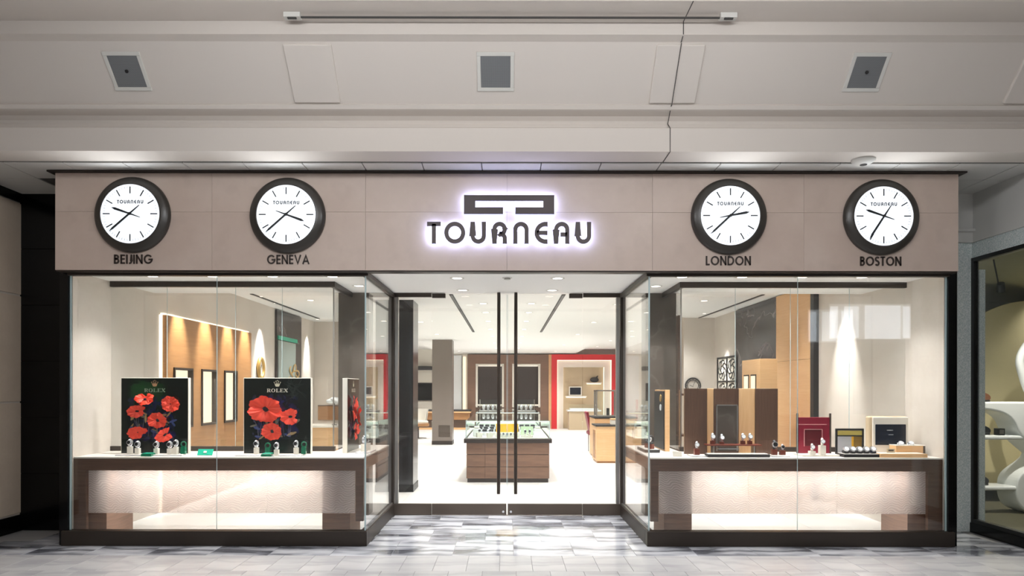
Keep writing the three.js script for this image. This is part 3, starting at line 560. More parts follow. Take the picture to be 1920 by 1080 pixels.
// ------------------------------------------------------------------ right side wall of the shop
{
  const a = thing('maple_wall_panel', 'tall pale maple wall panel on the right wall with dark edge post', 'wall panel', [XR, 0, -3.4]);
  part(a, 'panel', box(0.05, 1.9, 1.22), M.maple, [-0.026, 0.951, 0]); part(a, 'panel', box(0.05, 1.0, 1.22), M.maple, [-0.026, 2.405, 0]); part(a, 'edge_post', box(0.07, 2.9, 0.1), M.charcoal, [-0.036, 1.451, 0.67]);
  const b = thing('marble_wall_slab', 'tall black veined marble wall slab behind the maple tower on right', 'wall panel', [XR, 0, -4.97]);
  part(b, 'slab', box(0.04, 2.9, 1.88), M.blackMarble, [-0.021, 1.451, 0]);
  const t = thing('display_tower', 'pale maple display tower with two small lit windows', 'display tower', [3.56, 0, -3.15]);
  part(t, 'body', rbox(0.24, 1.9, 0.7, 0.004), M.maple, [0, 0.95, 0]);
  for (const z of [-0.16, 0.12]) { const f = part(t, 'window_frame', box(0.012, 0.34, 0.2), M.bronze, [-0.122, 1.52, z]); part(f, 'light_panel', box(0.006, 0.3, 0.16), G.warm, [-0.007, 0, 0]); }
  const l = thing('lattice_screen', 'black framed lattice artwork leaning on the right wall', 'artwork', [XR - 0.03, 1.15, -6.4]);
  for (const z of [-0.57, 0, 0.57]) part(l, 'upright', box(0.04, 0.95, 0.035), M.black, [0, 0.475, z]);
  for (const y of [0.017, 0.475, 0.93]) part(l, 'rail', box(0.04, 0.035, 1.17), M.black, [0, y, 0]);
  for (const [z, y] of [[-0.285, 0.25], [0.285, 0.25], [-0.285, 0.7], [0.285, 0.7]]) { part(l, 'infill', box(0.02, 0.42, 0.52), M.cream, [0.008, y, z]); part(l, 'scroll', cache.tk ??= new THREE.TorusKnotGeometry(0.12, 0.015, 48, 5, 3, 7), M.black, [-0.006, y, z], [0, Math.PI / 2, 0]).scale.set(1.4, 1.1, 0.12); }
  const c = thing('ring_wall_clock', 'open dark metal ring clock on the far right cross wall', 'clock', [3.75, 1.55, -7.3]);
  part(c, 'ring', new THREE.TorusGeometry(0.15, 0.014, 8, 36), M.charcoal, [0, 0, 0.02]); part(c, 'ring', new THREE.TorusGeometry(0.11, 0.006, 6, 32), M.charcoal, [0, 0, 0.02]);
  for (let i = 0; i < 12; i++) { const q = i * Math.PI / 6; part(c, 'hour_mark', box(0.008, 0.03, 0.006), M.charcoal, [Math.sin(q) * 0.13, Math.cos(q) * 0.13, 0.02], [0, 0, -q]); }
  part(c, 'hour_hand', box(0.01, 0.08, 0.004), M.charcoal, [-0.03, -0.01, 0.026], [0, 0, 1.2]); part(c, 'minute_hand', box(0.008, 0.1, 0.004), M.charcoal, [0.02, 0.04, 0.03], [0, 0, -0.4]);
  const k = thing('tall_niche_cabinet', 'narrow tall wood cabinet with white back beyond the right pier', 'cabinet', [2.62, 0, -4.0]);
  part(k, 'side_panel', box(0.03, 2.6, 0.35), M.maple, [-0.13, 1.3, 0]); part(k, 'side_panel', box(0.03, 2.6, 0.35), M.walnut, [-0.02, 1.3, 0]); part(k, 'back', box(0.26, 2.6, 0.03), M.cream, [0, 1.3, -0.16]);
  for (const y of [0.3, 0.78, 1.4]) part(k, 'shelf', box(0.24, 0.03, 0.33), M.walnut, [0, y, 0]);
  wallWash(3.75, -6.5, 1); wallWash(3.85, -1.95, 1);
}

// ------------------------------------------------------------------ central counters
function watch(parentName, label, group, pos, turn, o = {}) {
  const { h = 0.065, w = 0.042, stand = M.cream, strap = M.silver, dial = M.black, k = 1, cuff = true } = o;
  const t = thing(parentName, label, 'watch', pos, turn, group);
  part(t, 'stand', rbox(w, h, w, 0.003), stand, [0, h / 2, 0]);
  const y = h + 0.036 * k;
  const s = part(t, 'strap', cache.strap ??= new THREE.TorusGeometry(0.027, 0.0062, 8, 22), strap, [0, y, 0], [0, Math.PI / 2 - 0.35, 0]); s.scale.set(0.85 * k, 1.15 * k, 1.7 * k);
  const c = part(t, 'case', cache.wcase ??= cyl(0.021, 0.023, 0.011, 22), M.silver, [0, y + 0.004, 0.024 * k], [Math.PI / 2 - 0.25, 0, 0]); c.scale.setScalar(k);
  part(c, 'dial', cache.wdial ??= cyl(0.0165, 0.0165, 0.002, 20), dial, [0, 0.006, 0]);
  return t;
}
function counter(label, x, z1, z0, splits) {
  const t = thing('vitrine_counter', label, 'counter', [x, 0, (z0 + z1) / 2]), L = z1 - z0;
  part(t, 'plinth', box(1.28, 0.06, L - 0.04), M.bronze, [0, 0.03, 0]);
  part(t, 'carcass', box(1.28, 0.57, L - 0.05), M.bronze, [0, 0.345, 0]);
  for (const [a, b] of [[0.065, 0.245], [0.253, 0.44], [0.45, 0.625]]) {
    let px = -0.65; for (const sx of splits) { part(t, 'drawer_front', rbox(sx - px - 0.003, b - a, 0.025, 0.002), M.brownWood, [(px + sx) / 2, (a + b) / 2, L / 2 - 0.012]); px = sx; }
    for (const s of [-1, 1]) for (let k = 0; k < 3; k++) part(t, 'side_panel', rbox(0.02, b - a, L / 3 - 0.004, 0.002), M.brownWood, [s * 0.645, (a + b) / 2, -L / 2 + (k + 0.5) * L / 3]);
  }
  part(t, 'worktop', rbox(1.39, 0.064, L + 0.06, 0.004), M.bronze, [0, 0.659, 0]);
  part(t, 'deck', box(1.28, 0.012, L - 0.04), M.counterTop, [0, 0.698, 0]);
  const g = part(t, 'glass_front', box(1.33, 0.265, 0.008), M.caseGlass, [0, 0.837, L / 2 - 0.005]);
  part(t, 'glass_back', box(1.33, 0.265, 0.008), M.caseGlass, [0, 0.837, -L / 2 + 0.005]);
  for (const s of [-1, 1]) { part(t, 'glass_side', box(0.008, 0.265, L - 0.02), M.caseGlass, [s * 0.661, 0.837, 0]); part(t, 'glass_edge', box(0.012, 0.265, 0.012), M.glassEdge, [s * 0.661, 0.837, L / 2 - 0.004]); }
  part(t, 'glass_top', box(1.34, 0.008, L), M.caseGlass, [0, 0.974, 0]);
  part(t, 'glass_edge', box(1.34, 0.009, 0.01), M.glassEdge, [0, 0.974, L / 2 + 0.005]);
  for (const s of [-1, 1]) part(t, 'light_strip', box(1.3, 0.008, 0.01), G.led, [0, 0.964, s * (L / 2 - 0.02)]);
  return t;
}
counter('wood drawer counter with glass showcase facing the entrance doors', 0.012, -4.29, -7.1, [-0.36, 0.65]);
counter('farther glass showcase counter behind the counter facing the doors', 0.012, -7.9, -10.6, [0, 0.65]);
{
  const Y = 0.7045, z = -4.45;
  const dsp = (name, label, x, zz, f) => { const t = thing(name, label, 'display', [x, Y, zz]); f(t); return t; };
  dsp('display_board', 'yellow display board inside the central glass showcase', 0.0, z - 0.12, t => { part(t, 'board', rbox(0.36, 0.14, 0.03, 0.004), M.yellow, [0, 0.14, 0], [-0.25, 0, 0]); part(t, 'foot', rbox(0.4, 0.075, 0.12, 0.004), M.cream, [0, 0.0375, 0.03]); });
  for (let i = 0; i < 5; i++) watch('watch_on_stand', `${['first', 'second', 'third', 'fourth', 'fifth'][i]} small dark watch from the left before the yellow showcase board`, 'watches before the yellow board', [-0.12 + i * 0.06, Y, z], 0, { h: 0.02, w: 0.035, k: 0.8 });
  dsp('display_board', 'pale green display card at the right inside central showcase', 0.32, z - 0.1, t => { part(t, 'board', rbox(0.2, 0.14, 0.02, 0.004), std({ color: 0xc4d8b4, roughness: 0.6 }), [0, 0.1, 0], [-0.2, 0, 0]); part(t, 'foot', rbox(0.2, 0.03, 0.1, 0.004), M.cream, [0, 0.015, 0.02]); });
  for (const i of [0, 1]) watch('watch_on_stand', i ? 'right watch of the pair before the pale green card' : 'left watch of the pair before the pale green card', 'watches before the green card', [0.29 + 0.07 * i, Y, z + 0.02], 0, { h: 0.06 });
  for (const i of [0, 1]) watch('watch_on_stand', i ? 'white cushion watch nearer the middle at the left of showcase' : 'white cushion watch at the far left corner of showcase', 'watches on white cushions', [-0.45 + 0.17 * i, Y, z - 0.02], 0.3, { h: 0.07, w: 0.09, strap: M.whiteGloss });
  for (const [x, n] of [[0.5, 'right'], [-0.5, 'left']]) dsp('white_pedestal', `white wedge pedestal at the ${n} end of central showcase`, x, z - 0.3, t => { part(t, 'block', rbox(0.12, 0.12, 0.2, 0.006), M.whiteGloss, [0, 0.06, 0]); part(t, 'cushion', rbox(0.09, 0.04, 0.09, 0.015), M.cream, [0, 0.14, 0]); });
  for (let k = 0; k < 3; k++) for (const s of [-1, 1]) dsp('watch_tray', `grey jewellery tray, ${['nearest', 'middle', 'farthest'][k]} on the ${names[s]} side of the central showcase`, s * 0.33, -5.2 - k * 0.7, t => { part(t, 'tray', rbox(0.45, 0.05, 0.5, 0.008), M.silver, [0, 0.025, 0]); for (let i = 0; i < 4; i++) part(t, 'cushion', rbox(0.08, 0.04, 0.09, 0.012), M.charcoal, [-0.16 + i * 0.107, 0.07, 0]); });
  for (const s of [-1, 1]) {
    const t = thing('glass_display_case', `tall glass case of silver objects on the ${names[s]} of far counter`, 'display case', [s * 0.36, 0.979, -8.3]);
    part(t, 'base', rbox(0.5, 0.03, 0.4, 0.004), M.steel, [0, 0.015, 0]); part(t, 'glass_box', box(0.46, 0.24, 0.36), M.caseGlass, [0, 0.15, 0]);
    for (let i = 0; i < 4; i++) part(t, 'silver_piece', cache.sp ??= new THREE.LatheGeometry([[0, 0], [0.035, 0], [0.02, 0.03], [0.04, 0.07], [0.025, 0.12], [0, 0.125]].map(p => new THREE.Vector2(...p)), 14), M.silver, [-0.15 + i * 0.1, 0.03, 0.05 * (i % 2)]);
  }
}
// ------------------------------------------------------------------ far end of the shop
{
  const b = thing('wall_cabinet', 'wide brown wood wall cabinet with two framed curtained windows at far end', 'cabinet', [0.03, 0, ZB]);
  part(b, 'side_panel', box(0.3, 2.72, 0.34), M.brownWood, [-1.34, 1.36, 0.17]); part(b, 'side_panel', box(0.3, 2.72, 0.34), M.brownWood, [1.34, 1.36, 0.17]);
  part(b, 'top_panel', box(2.38, 0.34, 0.34), M.brownWood, [0, 2.55, 0.17]); part(b, 'centre_post', box(0.3, 2.38, 0.34), M.brownWood, [0, 1.19, 0.17]); part(b, 'lower_panel', box(2.38, 0.8, 0.3), M.walnut, [0, 0.4, 0.15]);
  for (const s of [-1, 1]) {
    part(b, 'curtain', box(1.0, 1.6, 0.05), M.fabricDark, [s * 0.67, 1.6, 0.08]);
    for (const k of [-1, 1]) part(b, 'window_frame', box(0.07, 1.6, 0.3), M.cream, [s * 0.67 + k * 0.48, 1.58, 0.19]);
    part(b, 'window_frame', box(1.04, 0.06, 0.3), M.cream, [s * 0.67, 2.34, 0.19]); part(b, 'window_frame', box(1.04, 0.06, 0.34), M.cream, [s * 0.67, 0.86, 0.2]);
    part(b, 'light_strip', box(0.86, 0.015, 0.03), G.led, [s * 0.67, 2.3, 0.14]);
  }
  const p = thing('red_portal', 'glossy red framed wall alcove with lit shelves at far right', 'alcove', [2.82, 0, ZB]);
  const fr = (n, m, x0, x1, y0, y1, z0, z1) => slab(p, n, m, x0, x1, y0, y1, z0, z1);
  fr('side_panel', M.maple, -1.3, -1.2, 0, 2.72, 0, 0.4);
  fr('red_frame', M.red, -1.2, -1.0, 0, 2.72, 0, 0.5); fr('red_frame', M.red, 1.0, 1.2, 0, 2.72, 0, 0.5); fr('red_frame', M.red, -1.0, 1.0, 2.52, 2.72, 0, 0.5);
  fr('light_strip', G.led, -1.0, -0.985, 0, 2.52, 0.3, 0.36); fr('light_strip', G.led, 0.985, 1.0, 0, 2.52, 0.3, 0.36); fr('light_strip', G.led, -0.985, 0.985, 2.505, 2.52, 0.3, 0.36);
  fr('cream_frame', M.cream, -0.985, -0.76, 0, 2.5, 0, 0.3); fr('cream_frame', M.cream, 0.76, 0.985, 0, 2.5, 0, 0.3); fr('cream_frame', M.cream, -0.76, 0.76, 2.26, 2.5, 0, 0.3);
  fr('light_strip', G.led, -0.76, -0.745, 0.2, 2.26, 0.1, 0.14); fr('light_strip', G.led, 0.745, 0.76, 0.2, 2.26, 0.1, 0.14);
  fr('back_panel', M.beigeLeather, -0.745, 0.745, 0, 2.26, 0, 0.06);
  fr('shelf', M.cream, -0.66, 0.1, 1.16, 1.2, 0.06, 0.3); fr('shelf', M.cream, 0.1, 0.66, 1.66, 1.7, 0.06, 0.3); fr('light_strip', G.led, -0.64, 0.08, 1.135, 1.155, 0.1, 0.24); fr('light_strip', G.led, 0.12, 0.64, 1.635, 1.655, 0.1, 0.24);
  const s = thing('small_screen', 'small dark screen in a white frame on the lit alcove shelf', 'screen', [2.52, 1.2, ZB + 0.16]);
  part(s, 'frame', rbox(0.48, 0.34, 0.03, 0.004), M.cream, [0, 0.18, 0]); part(s, 'panel', rbox(0.4, 0.26, 0.01, 0.003), M.navy, [0, 0.18, 0.017]);
  const o = thing('dark_ornament', 'dark sculpted ornament on the upper lit alcove shelf', 'ornament', [3.22, 1.7, ZB + 0.18]);
  part(o, 'body', new THREE.IcosahedronGeometry(0.13, 1), M.charcoal, [0, 0.1, 0]).scale.set(1.3, 0.75, 0.6); part(o, 'fin', new THREE.ConeGeometry(0.06, 0.16, 8), M.charcoal, [0.1, 0.2, 0], [0, 0, -0.5]);
  const c = thing('low_cabinet', 'low beige cabinet with glass top before the red alcove', 'cabinet', [2.75, 0, ZB + 0.85]);
  part(c, 'body', rbox(1.1, 0.66, 0.5, 0.006), M.beigeLeather, [0, 0.33, 0]); part(c, 'top', rbox(1.2, 0.05, 0.56, 0.005), M.whiteGloss, [0, 0.685, 0]); part(c, 'glass_box', box(1.1, 0.2, 0.46), M.caseGlass, [0, 0.811, 0]); part(c, 'tray', box(1.0, 0.05, 0.4), M.whiteGloss, [0, 0.74, 0]);
  // left back of the shop: shelf beam, screen, wood counters
  const bm = thing('wall_beam', 'dark horizontal pelmet on the far left back wall', 'pelmet', [-3.05, 2.15, ZB]); part(bm, 'board', rbox(1.5, 0.14, 0.3, 0.006), M.charcoal, [0, 0.07, 0.151]); part(bm, 'lip', box(1.5, 0.02, 0.31), M.steel, [0, -0.01, 0.156]);
  const sc = thing('wall_screen', 'large black wall screen below the pelmet at far left', 'screen', [-3.05, 1.02, ZB]); part(sc, 'panel', rbox(1.2, 0.66, 0.04, 0.006), M.black, [0, 0.33, 0.022]); part(sc, 'glass', rbox(1.14, 0.6, 0.006, 0.002), M.granite, [0, 0.33, 0.044]);
  const sh = thing('back_counter', 'long low wood counter with dark top along far left wall', 'counter', [-2.45, 0, ZB + 0.75]);
  part(sh, 'top', rbox(2.3, 0.06, 0.6, 0.006), M.charcoal, [0, 0.68, 0]); part(sh, 'front', rbox(2.2, 0.3, 0.5, 0.01), M.teak, [0, 0.5, 0]); part(sh, 'edge', box(2.3, 0.05, 0.62), M.maple, [0, 0.625, 0]); part(sh, 'recess', box(2.0, 0.28, 0.4), M.walnut, [0, 0.21, 0]); part(sh, 'foot', box(2.25, 0.07, 0.56), M.maple, [0, 0.035, 0]);
  const pn = thing('white_wall_panel', 'tall white wall panel left of the far brown cabinet', 'wall panel', [-1.85, 0, ZB]); part(pn, 'panel', box(0.5, 2.7, 0.06), M.whiteGloss, [-0.1, 1.35, 0.031]); part(pn, 'gap_strip', box(0.03, 2.7, 0.07), M.steel, [0.18, 1.35, 0.036]); part(pn, 'light_strip', box(0.1, 2.6, 0.05), G.warm, [0.26, 1.35, 0.026]);
  const ch = thing('tub_chair', 'white tub chair on a single thin leg at far left', 'chair', [-2.62, 0, -13.6], 0.6);
  const shell = new THREE.SphereGeometry(0.34, 24, 14, 0, Math.PI * 2, Math.PI * 0.30, Math.PI * 0.42);
  part(ch, 'base', cyl(0.24, 0.25, 0.02, 24), M.steel, [0, 0.01, 0]); part(ch, 'column', cyl(0.025, 0.025, 0.36, 12), M.charcoal, [0, 0.2, 0]); part(ch, 'seat', rbox(0.5, 0.1, 0.5, 0.04), M.teak, [0, 0.41, 0]);
  const bk = new THREE.CylinderGeometry(0.3, 0.25, 0.42, 24, 1, true, Math.PI * 0.5, Math.PI); part(ch, 'backrest', mergeGeometries([bk, new THREE.CylinderGeometry(0.28, 0.23, 0.42, 24, 1, true, Math.PI * 0.5, Math.PI)]), new THREE.MeshStandardMaterial({ color: 0xe8e4da, roughness: 0.6, side: THREE.DoubleSide }), [0, 0.66, 0], [0, -0.8, 0]);
  part(ch, 'cushion', rbox(0.46, 0.08, 0.44, 0.03), M.cream, [0, 0.49, 0]);
  // right: light wood desks, glass case, red chair
  const dk = (name, label, x0, x1, z0, z1, y, niche) => { const t = thing(name, label, 'desk', [(x0 + x1) / 2, 0, (z0 + z1) / 2]), w = x1 - x0, d = z1 - z0;
    part(t, 'plinth', box(w - 0.04, 0.04, d - 0.04), M.teak, [0, 0.02, 0]); part(t, 'body', rbox(w, y - 0.07, d, 0.004), M.maple, [0, (y - 0.07) / 2 + 0.04, 0]); part(t, 'desktop', rbox(w + 0.03, 0.03, d + 0.03, 0.003), M.charcoal, [0, y - 0.015, 0]);
    if (niche) part(t, 'niche', box(0.01, y - 0.2, d * 0.5), M.teak, [-w / 2 - 0.003, y / 2 - 0.02, -0.02]); part(t, 'handle_slot', box(0.03, 0.2, 0.01), M.teak, [w / 2 - 0.25, y - 0.16, d / 2 + 0.003]); return t; };
  dk('maple_desk', 'nearer pale maple desk with dark top right of the central counter', 1.78, 2.75, -7.75, -7.1, 0.76, true);
  dk('maple_desk', 'farther and taller pale maple desk carrying a glass case', 1.86, 2.75, -8.9, -8.0, 0.88, false);
  const gc = thing('glass_display_case', 'thin framed glass display case on the farther maple desk', 'display case', [2.15, 0.88, -8.4]);
  part(gc, 'base', rbox(0.5, 0.02, 0.4, 0.003), M.steel, [0, 0.01, 0]); for (const sx of [-1, 1]) for (const sz of [-1, 1]) part(gc, 'post', box(0.03, 0.55, 0.03), M.steel, [sx * 0.22, 0.295, sz * 0.17]);
  part(gc, 'top_rail', box(0.47, 0.03, 0.37), M.steel, [0, 0.56, 0]); part(gc, 'glass_box', box(0.44, 0.52, 0.34), M.caseGlass, [0, 0.28, 0]); part(gc, 'bust', rbox(0.06, 0.16, 0.06, 0.01), M.charcoal, [0.05, 0.1, 0]);
  const bx = thing('gift_box', 'cream box on the nearer maple desk', 'box', [2.25, 0.76, -7.35]); part(bx, 'box', rbox(0.3, 0.09, 0.2, 0.006), M.cream, [0, 0.046, 0]); part(bx, 'lid', rbox(0.31, 0.03, 0.21, 0.005), M.maple, [0, 0.106, 0]);
  const rc = thing('red_chair', 'dark red upholstered chair behind the maple desks', 'chair', [2.1, 0, -9.5], Math.PI / 2);
  part(rc, 'seat', rbox(0.46, 0.09, 0.44, 0.03), M.burgundy, [0, 0.45, 0]); part(rc, 'backrest', rbox(0.44, 0.46, 0.06, 0.025), M.burgundy, [0, 0.72, -0.2], [-0.2, 0, 0]);
  for (const sx of [-1, 1]) for (const sz of [-1, 1]) part(rc, 'leg', cyl(0.013, 0.01, 0.41, 8), M.steel, [sx * 0.18, 0.205, sz * 0.17]);
}

// ------------------------------------------------------------------ left bay: poppy displays
function posterTexture(kind) {
  const c = document.createElement('canvas'); c.width = 512; c.height = 568; const x = c.getContext('2d');
  x.fillStyle = '#0b1410'; x.fillRect(0, 0, 512, 568);
  const rng = (() => { let s = 7 + kind; return () => (s = (s * 16807) % 2147483647) / 2147483647; })();
  if (kind === 0) for (let i = 0; i < 40; i++) { x.fillStyle = `rgba(${20 + rng() * 20},${55 + rng() * 40},${30 + rng() * 15},0.10)`; x.fillRect(40 + rng() * 230, rng() * 60, 40 + rng() * 90, 60 + rng() * 150); }
  else for (let i = 0; i < 26; i++) { x.strokeStyle = 'rgba(60,66,62,0.35)'; x.lineWidth = 2 + rng() * 6; x.beginPath(); x.moveTo(330 + rng() * 170, rng() * 160); x.lineTo(300 + rng() * 200, rng() * 170); x.stroke(); }
  const bx = kind === 0 ? [70, 150, 340, 320] : [70, 136, 340, 320];
  for (let i = 0; i < 260; i++) { const px = bx[0] + rng() * bx[2], py = bx[1] + rng() * bx[3], r = 8 + rng() * 26; x.fillStyle = `rgba(${18 + rng() * 22},${20 + rng() * 22},${60 + rng() * 60},0.35)`; x.beginPath(); x.ellipse(px, py, r, r * 0.5, rng() * 3, 0, 7); x.fill(); }
  for (let i = 0; i < 26; i++) {
    const px = bx[0] + rng() * bx[2], py = bx[1] + 90 + rng() * 230; x.save(); x.translate(px, py); x.rotate(rng() * 3 - 1.5);
    x.fillStyle = ['#8d7a58', '#a98c5c', '#6f6a58', '#3d4a7a'][Math.floor(rng() * 4)]; x.beginPath(); x.ellipse(0, 0, 6 + rng() * 5, 16 + rng() * 18, 0, 0, 7); x.fill(); x.restore();
  }
  x.strokeStyle = '#6f6d7c'; x.lineWidth = 3;
  for (let i = 0; i < 12; i++) { const px = bx[0] + 30 + rng() * 280; x.beginPath(); x.moveTo(px, 440); x.quadraticCurveTo(px + rng() * 60 - 30, 360, px + rng() * 80 - 40, 260 + rng() * 60); x.stroke(); }
  x.fillStyle = kind === 0 ? '#8fa08a' : '#d9d4c4'; x.textAlign = 'center'; x.font = 'bold 52px serif';
  x.save(); x.translate(256, 104); x.scale(0.9, 0.72); x.fillText('ROLEX', 0, 0); x.restore();
  x.fillStyle = kind === 0 ? '#b88a68' : '#d8d2b8';
  x.beginPath(); x.moveTo(241, 58); x.lineTo(232, 30); x.lineTo(246, 46); x.lineTo(246, 22); x.lineTo(254, 44); x.lineTo(256, 17); x.lineTo(258, 44); x.lineTo(266, 22); x.lineTo(266, 46); x.lineTo(280, 30); x.lineTo(271, 58); x.closePath(); x.fill();
  for (const [a, b] of [[232, 29], [246, 21], [256, 16], [266, 21], [280, 29]]) { x.beginPath(); x.arc(a, b, 3.4, 0, 7); x.fill(); }
  x.beginPath(); x.ellipse(256, 58, 15, 4, 0, 0, 7); x.fill();
  const t = new THREE.CanvasTexture(c); t.colorSpace = THREE.SRGBColorSpace; return t;
}
const printMat = [0, 1].map(k => phy({ map: posterTexture(k), roughness: 0.22 }));
function petalGeo(s) {                                   // a cupped, ruffled petal of radius 1, with its root at the origin
  const nu = 22, nv = 10, p = [], uv = [], idx = [];
  for (let j = 0; j <= nv; j++) for (let i = 0; i <= nu; i++) {
    const t = j / nv, a = (i / nu - 0.5) * 2.3 * (0.55 + 0.45 * t), e = Math.abs(i / nu - 0.5) * 2;
    const rim = 1.02 - 0.26 * e * e * e + 0.05 * Math.sin(i * 0.9 + s * 2.3) + 0.035 * Math.sin(i * 2.1 + s * 5.1), r = t * rim;
    const z = 0.04 + 0.62 * Math.pow(t, 1.4) - 0.3 * Math.pow(t, 3) - 0.14 * e * e * t + t * t * (0.07 * Math.sin(i * 0.55 + s * 3.1) + 0.025 * Math.sin(i * 1.5 + s * 1.7));
    p.push(r * Math.sin(a), r * Math.cos(a), z); uv.push(i / nu + s * 0.27, t * 0.999);
  }
  for (let j = 0; j < nv; j++) for (let i = 0; i < nu; i++) { const a = j * (nu + 1) + i, b = a + nu + 1; idx.push(a, a + 1, b, b, a + 1, b + 1); }
  const g = new THREE.BufferGeometry(); g.setAttribute('position', new THREE.Float32BufferAttribute(p, 3)); g.setAttribute('uv', new THREE.Float32BufferAttribute(uv, 2)); g.setIndex(idx); g.computeVertexNormals(); return g;
}
const petals = [0, 1, 2, 3].map(petalGeo);
const poppyMats = [M.poppy, M.poppyOrange].map(m => { const c = m.clone(); c.side = THREE.DoubleSide; return c; });
function poppy(parent, x, y, z, rx, ry, tilt, roll, mat, full = false) {
  const f = part(parent, 'poppy', cache.pc ??= new THREE.SphereGeometry(0.21, 14, 8), M.poppyCentre, [x, y, z], [tilt, roll * 0.3, 0]);
  f.scale.set(rx, ry, (rx + ry) / 2 * 0.75); f.rotation.z = roll * 0.2;
  for (let k = 0; k < 4; k++) { const m = part(f, 'petal', petals[(k + Math.round(roll * 5)) % 4], mat, [0, 0, k % 2 ? 0.03 : -0.03], [0, 0, roll + k * 1.571]); m.scale.set(k % 2 ? 0.94 : 1.04, k % 2 ? 0.92 : 1.02, k % 2 ? 1.35 : 0.7); }
  if (full) for (let k = 0; k < 4; k++) part(f, 'petal', petals[(k + 1) % 4], mat, [0, 0, 0.12], [0, 0, roll + 0.5 + k * 1.57]).scale.set(0.6, 0.6, 1.1);
}
const CT = 0.8305;                                       // counter top
function poster(label, pos, turn, kind, flowers, w = 0.68, h = 0.765) {
  const t = thing('flower_display', label, 'display', pos, turn);
  part(t, 'board', rbox(w, h, 0.05, 0.003), M.cream, [0, h / 2, -0.026]);
  const g = new THREE.PlaneGeometry(w - 0.012, h - 0.012); part(t, 'print', g, printMat[kind], [0, h / 2, 0.0005]);
  for (const f of flowers) poppy(t, f[0], f[1], 0.01, f[2], f[3], f[4], f[5], poppyMats[f[6] ?? 0], f[7]);
  return t;
}
poster('dark green board with six smaller red poppies nearest the left wall', [-3.542, CT, -0.36], 0, 0, [[-0.09, 0.548, 0.098, 0.068, -0.5, 0.2, 1], [0.166, 0.502, 0.086, 0.08, 0, 0.7, 0, true], [-0.171, 0.43, 0.09, 0.066, 0.1, 1.1], [0.036, 0.338, 0.096, 0.076, 0, 0.4, 0], [-0.162, 0.22, 0.096, 0.066, 0.3, 0.9, 0, true], [0.107, 0.194, 0.096, 0.066, 0.1, 2]]);
{
  poster('black board with one large and two small red poppies, mid left window', [-2.31, CT, -0.36], 0, 1, [[-0.113, 0.452, 0.17, 0.13, 0.08, 0.5], [0.135, 0.376, 0.094, 0.086, 0, 1.3], [-0.046, 0.229, 0.106, 0.084, 0.1, 0.2]]);
  poster('narrow dark poppy board turned sideways beside the entrance glass', [-1.63, CT, -0.74], Math.PI / 2 , 1, [[-0.1, 0.452, 0.13, 0.13, 0, 0.5], [0.1, 0.36, 0.1, 0.11, 0, 1.3], [0.0, 0.21, 0.11, 0.09, 0, 0.2]], 0.55);
}
function tray(label, x, z, w, d, mat = M.silver, h = 0.012, y = CT, turn = 0) { const t = thing('tray', label, 'tray', [x, y, z], turn); part(t, 'plate', rbox(w, h, d, 0.004), mat, [0, h / 2, 0]); part(t, 'inlay', rbox(w - 0.02, 0.003, d - 0.02, 0.001), M.counterTop, [0, h + 0.0005, 0]); return h + 0.0025; }
{
  const th = tray('grey tray at the left foot of the six poppy board', -3.66, -0.2, 0.3, 0.14), th2 = tray('grey tray at the right foot of the six poppy board', -3.32, -0.2, 0.32, 0.14), th3 = tray('grey tray left under the large poppy board', -2.5, -0.2, 0.3, 0.14), th4 = tray('grey tray right under the large poppy board', -2.14, -0.2, 0.3, 0.14);
  const L = [[-3.7, 'first', 0.075], [-3.625, 'second', 0.058], [-3.44, 'third', 0.055], [-3.31, 'fourth', 0.055], [-3.25, 'fifth', 0.07]];
  for (const [x, n, h] of L) watch('watch_on_stand', `${n} white stand watch from the left before the six poppy board`, 'watches before the six poppy board', [x, CT + th, -0.2], 0, { h });
  for (const [x, n] of [[-2.46, 'left'], [-2.245, 'middle'], [-2.07, 'right']]) watch('watch_on_stand', `${n} white stand watch before the large poppy board`, 'watches before the large poppy board', [x, CT + (n === 'middle' ? 0 : th), n === 'middle' ? -0.15 : -0.2], 0, { h: 0.065 });
  for (const [x, z, n] of [[-3.185, -0.22, 'at the right foot of the six poppy board'], [-2.37, -0.26, 'between the watches under the large poppy'], [-2.0, -0.22, 'at the right foot of the large poppy board']]) {
    const t = thing('green_stand', `translucent green watch stand ${n}`, 'stand', [x, CT + (x === -2.37 ? 0 : 0.0145), z]); part(t, 'block', rbox(0.045, 0.07, 0.04, 0.004), M.green, [0, 0.035, 0]); part(t, 'loop', cache.gl ??= new THREE.TorusGeometry(0.024, 0.007, 8, 20), M.green, [0, 0.095, 0]); }
  for (const [x, n] of [[-3.49, 'six poppy'], [-2.33, 'large poppy']]) { const t = thing('acrylic_block', `flat green acrylic block before the ${n} board`, 'block', [x, CT, -0.145]); part(t, 'block', rbox(0.1, 0.025, 0.1, 0.003), M.green, [0, 0.0125, 0]); part(t, 'cap', rbox(0.08, 0.006, 0.08, 0.002), M.greenCard, [0, 0.028, 0]); }
  const gc = thing('green_card', 'small bright green card between the two poppy boards', 'card', [-2.97, CT, -0.22]); part(gc, 'card', rbox(0.15, 0.065, 0.006, 0.002), M.greenCard, [0, 0.031, 0], [-0.5, 0, 0]); part(gc, 'mark', box(0.03, 0.02, 0.003), M.cream, [0, 0.034, 0.005], [-0.5, 0, 0]);
  const t5 = tray('small grey tray before the sideways poppy board', -1.47, -0.6, 0.16, 0.3);
  for (const [z, n] of [[-0.52, 'nearer'], [-0.68, 'farther']]) watch('watch_on_stand', `${n} white stand watch by the sideways poppy board`, 'watches by the sideways poppy board', [-1.47, CT + t5, z], 1.0, { h: 0.075, w: 0.05, k: 1.2 });
}

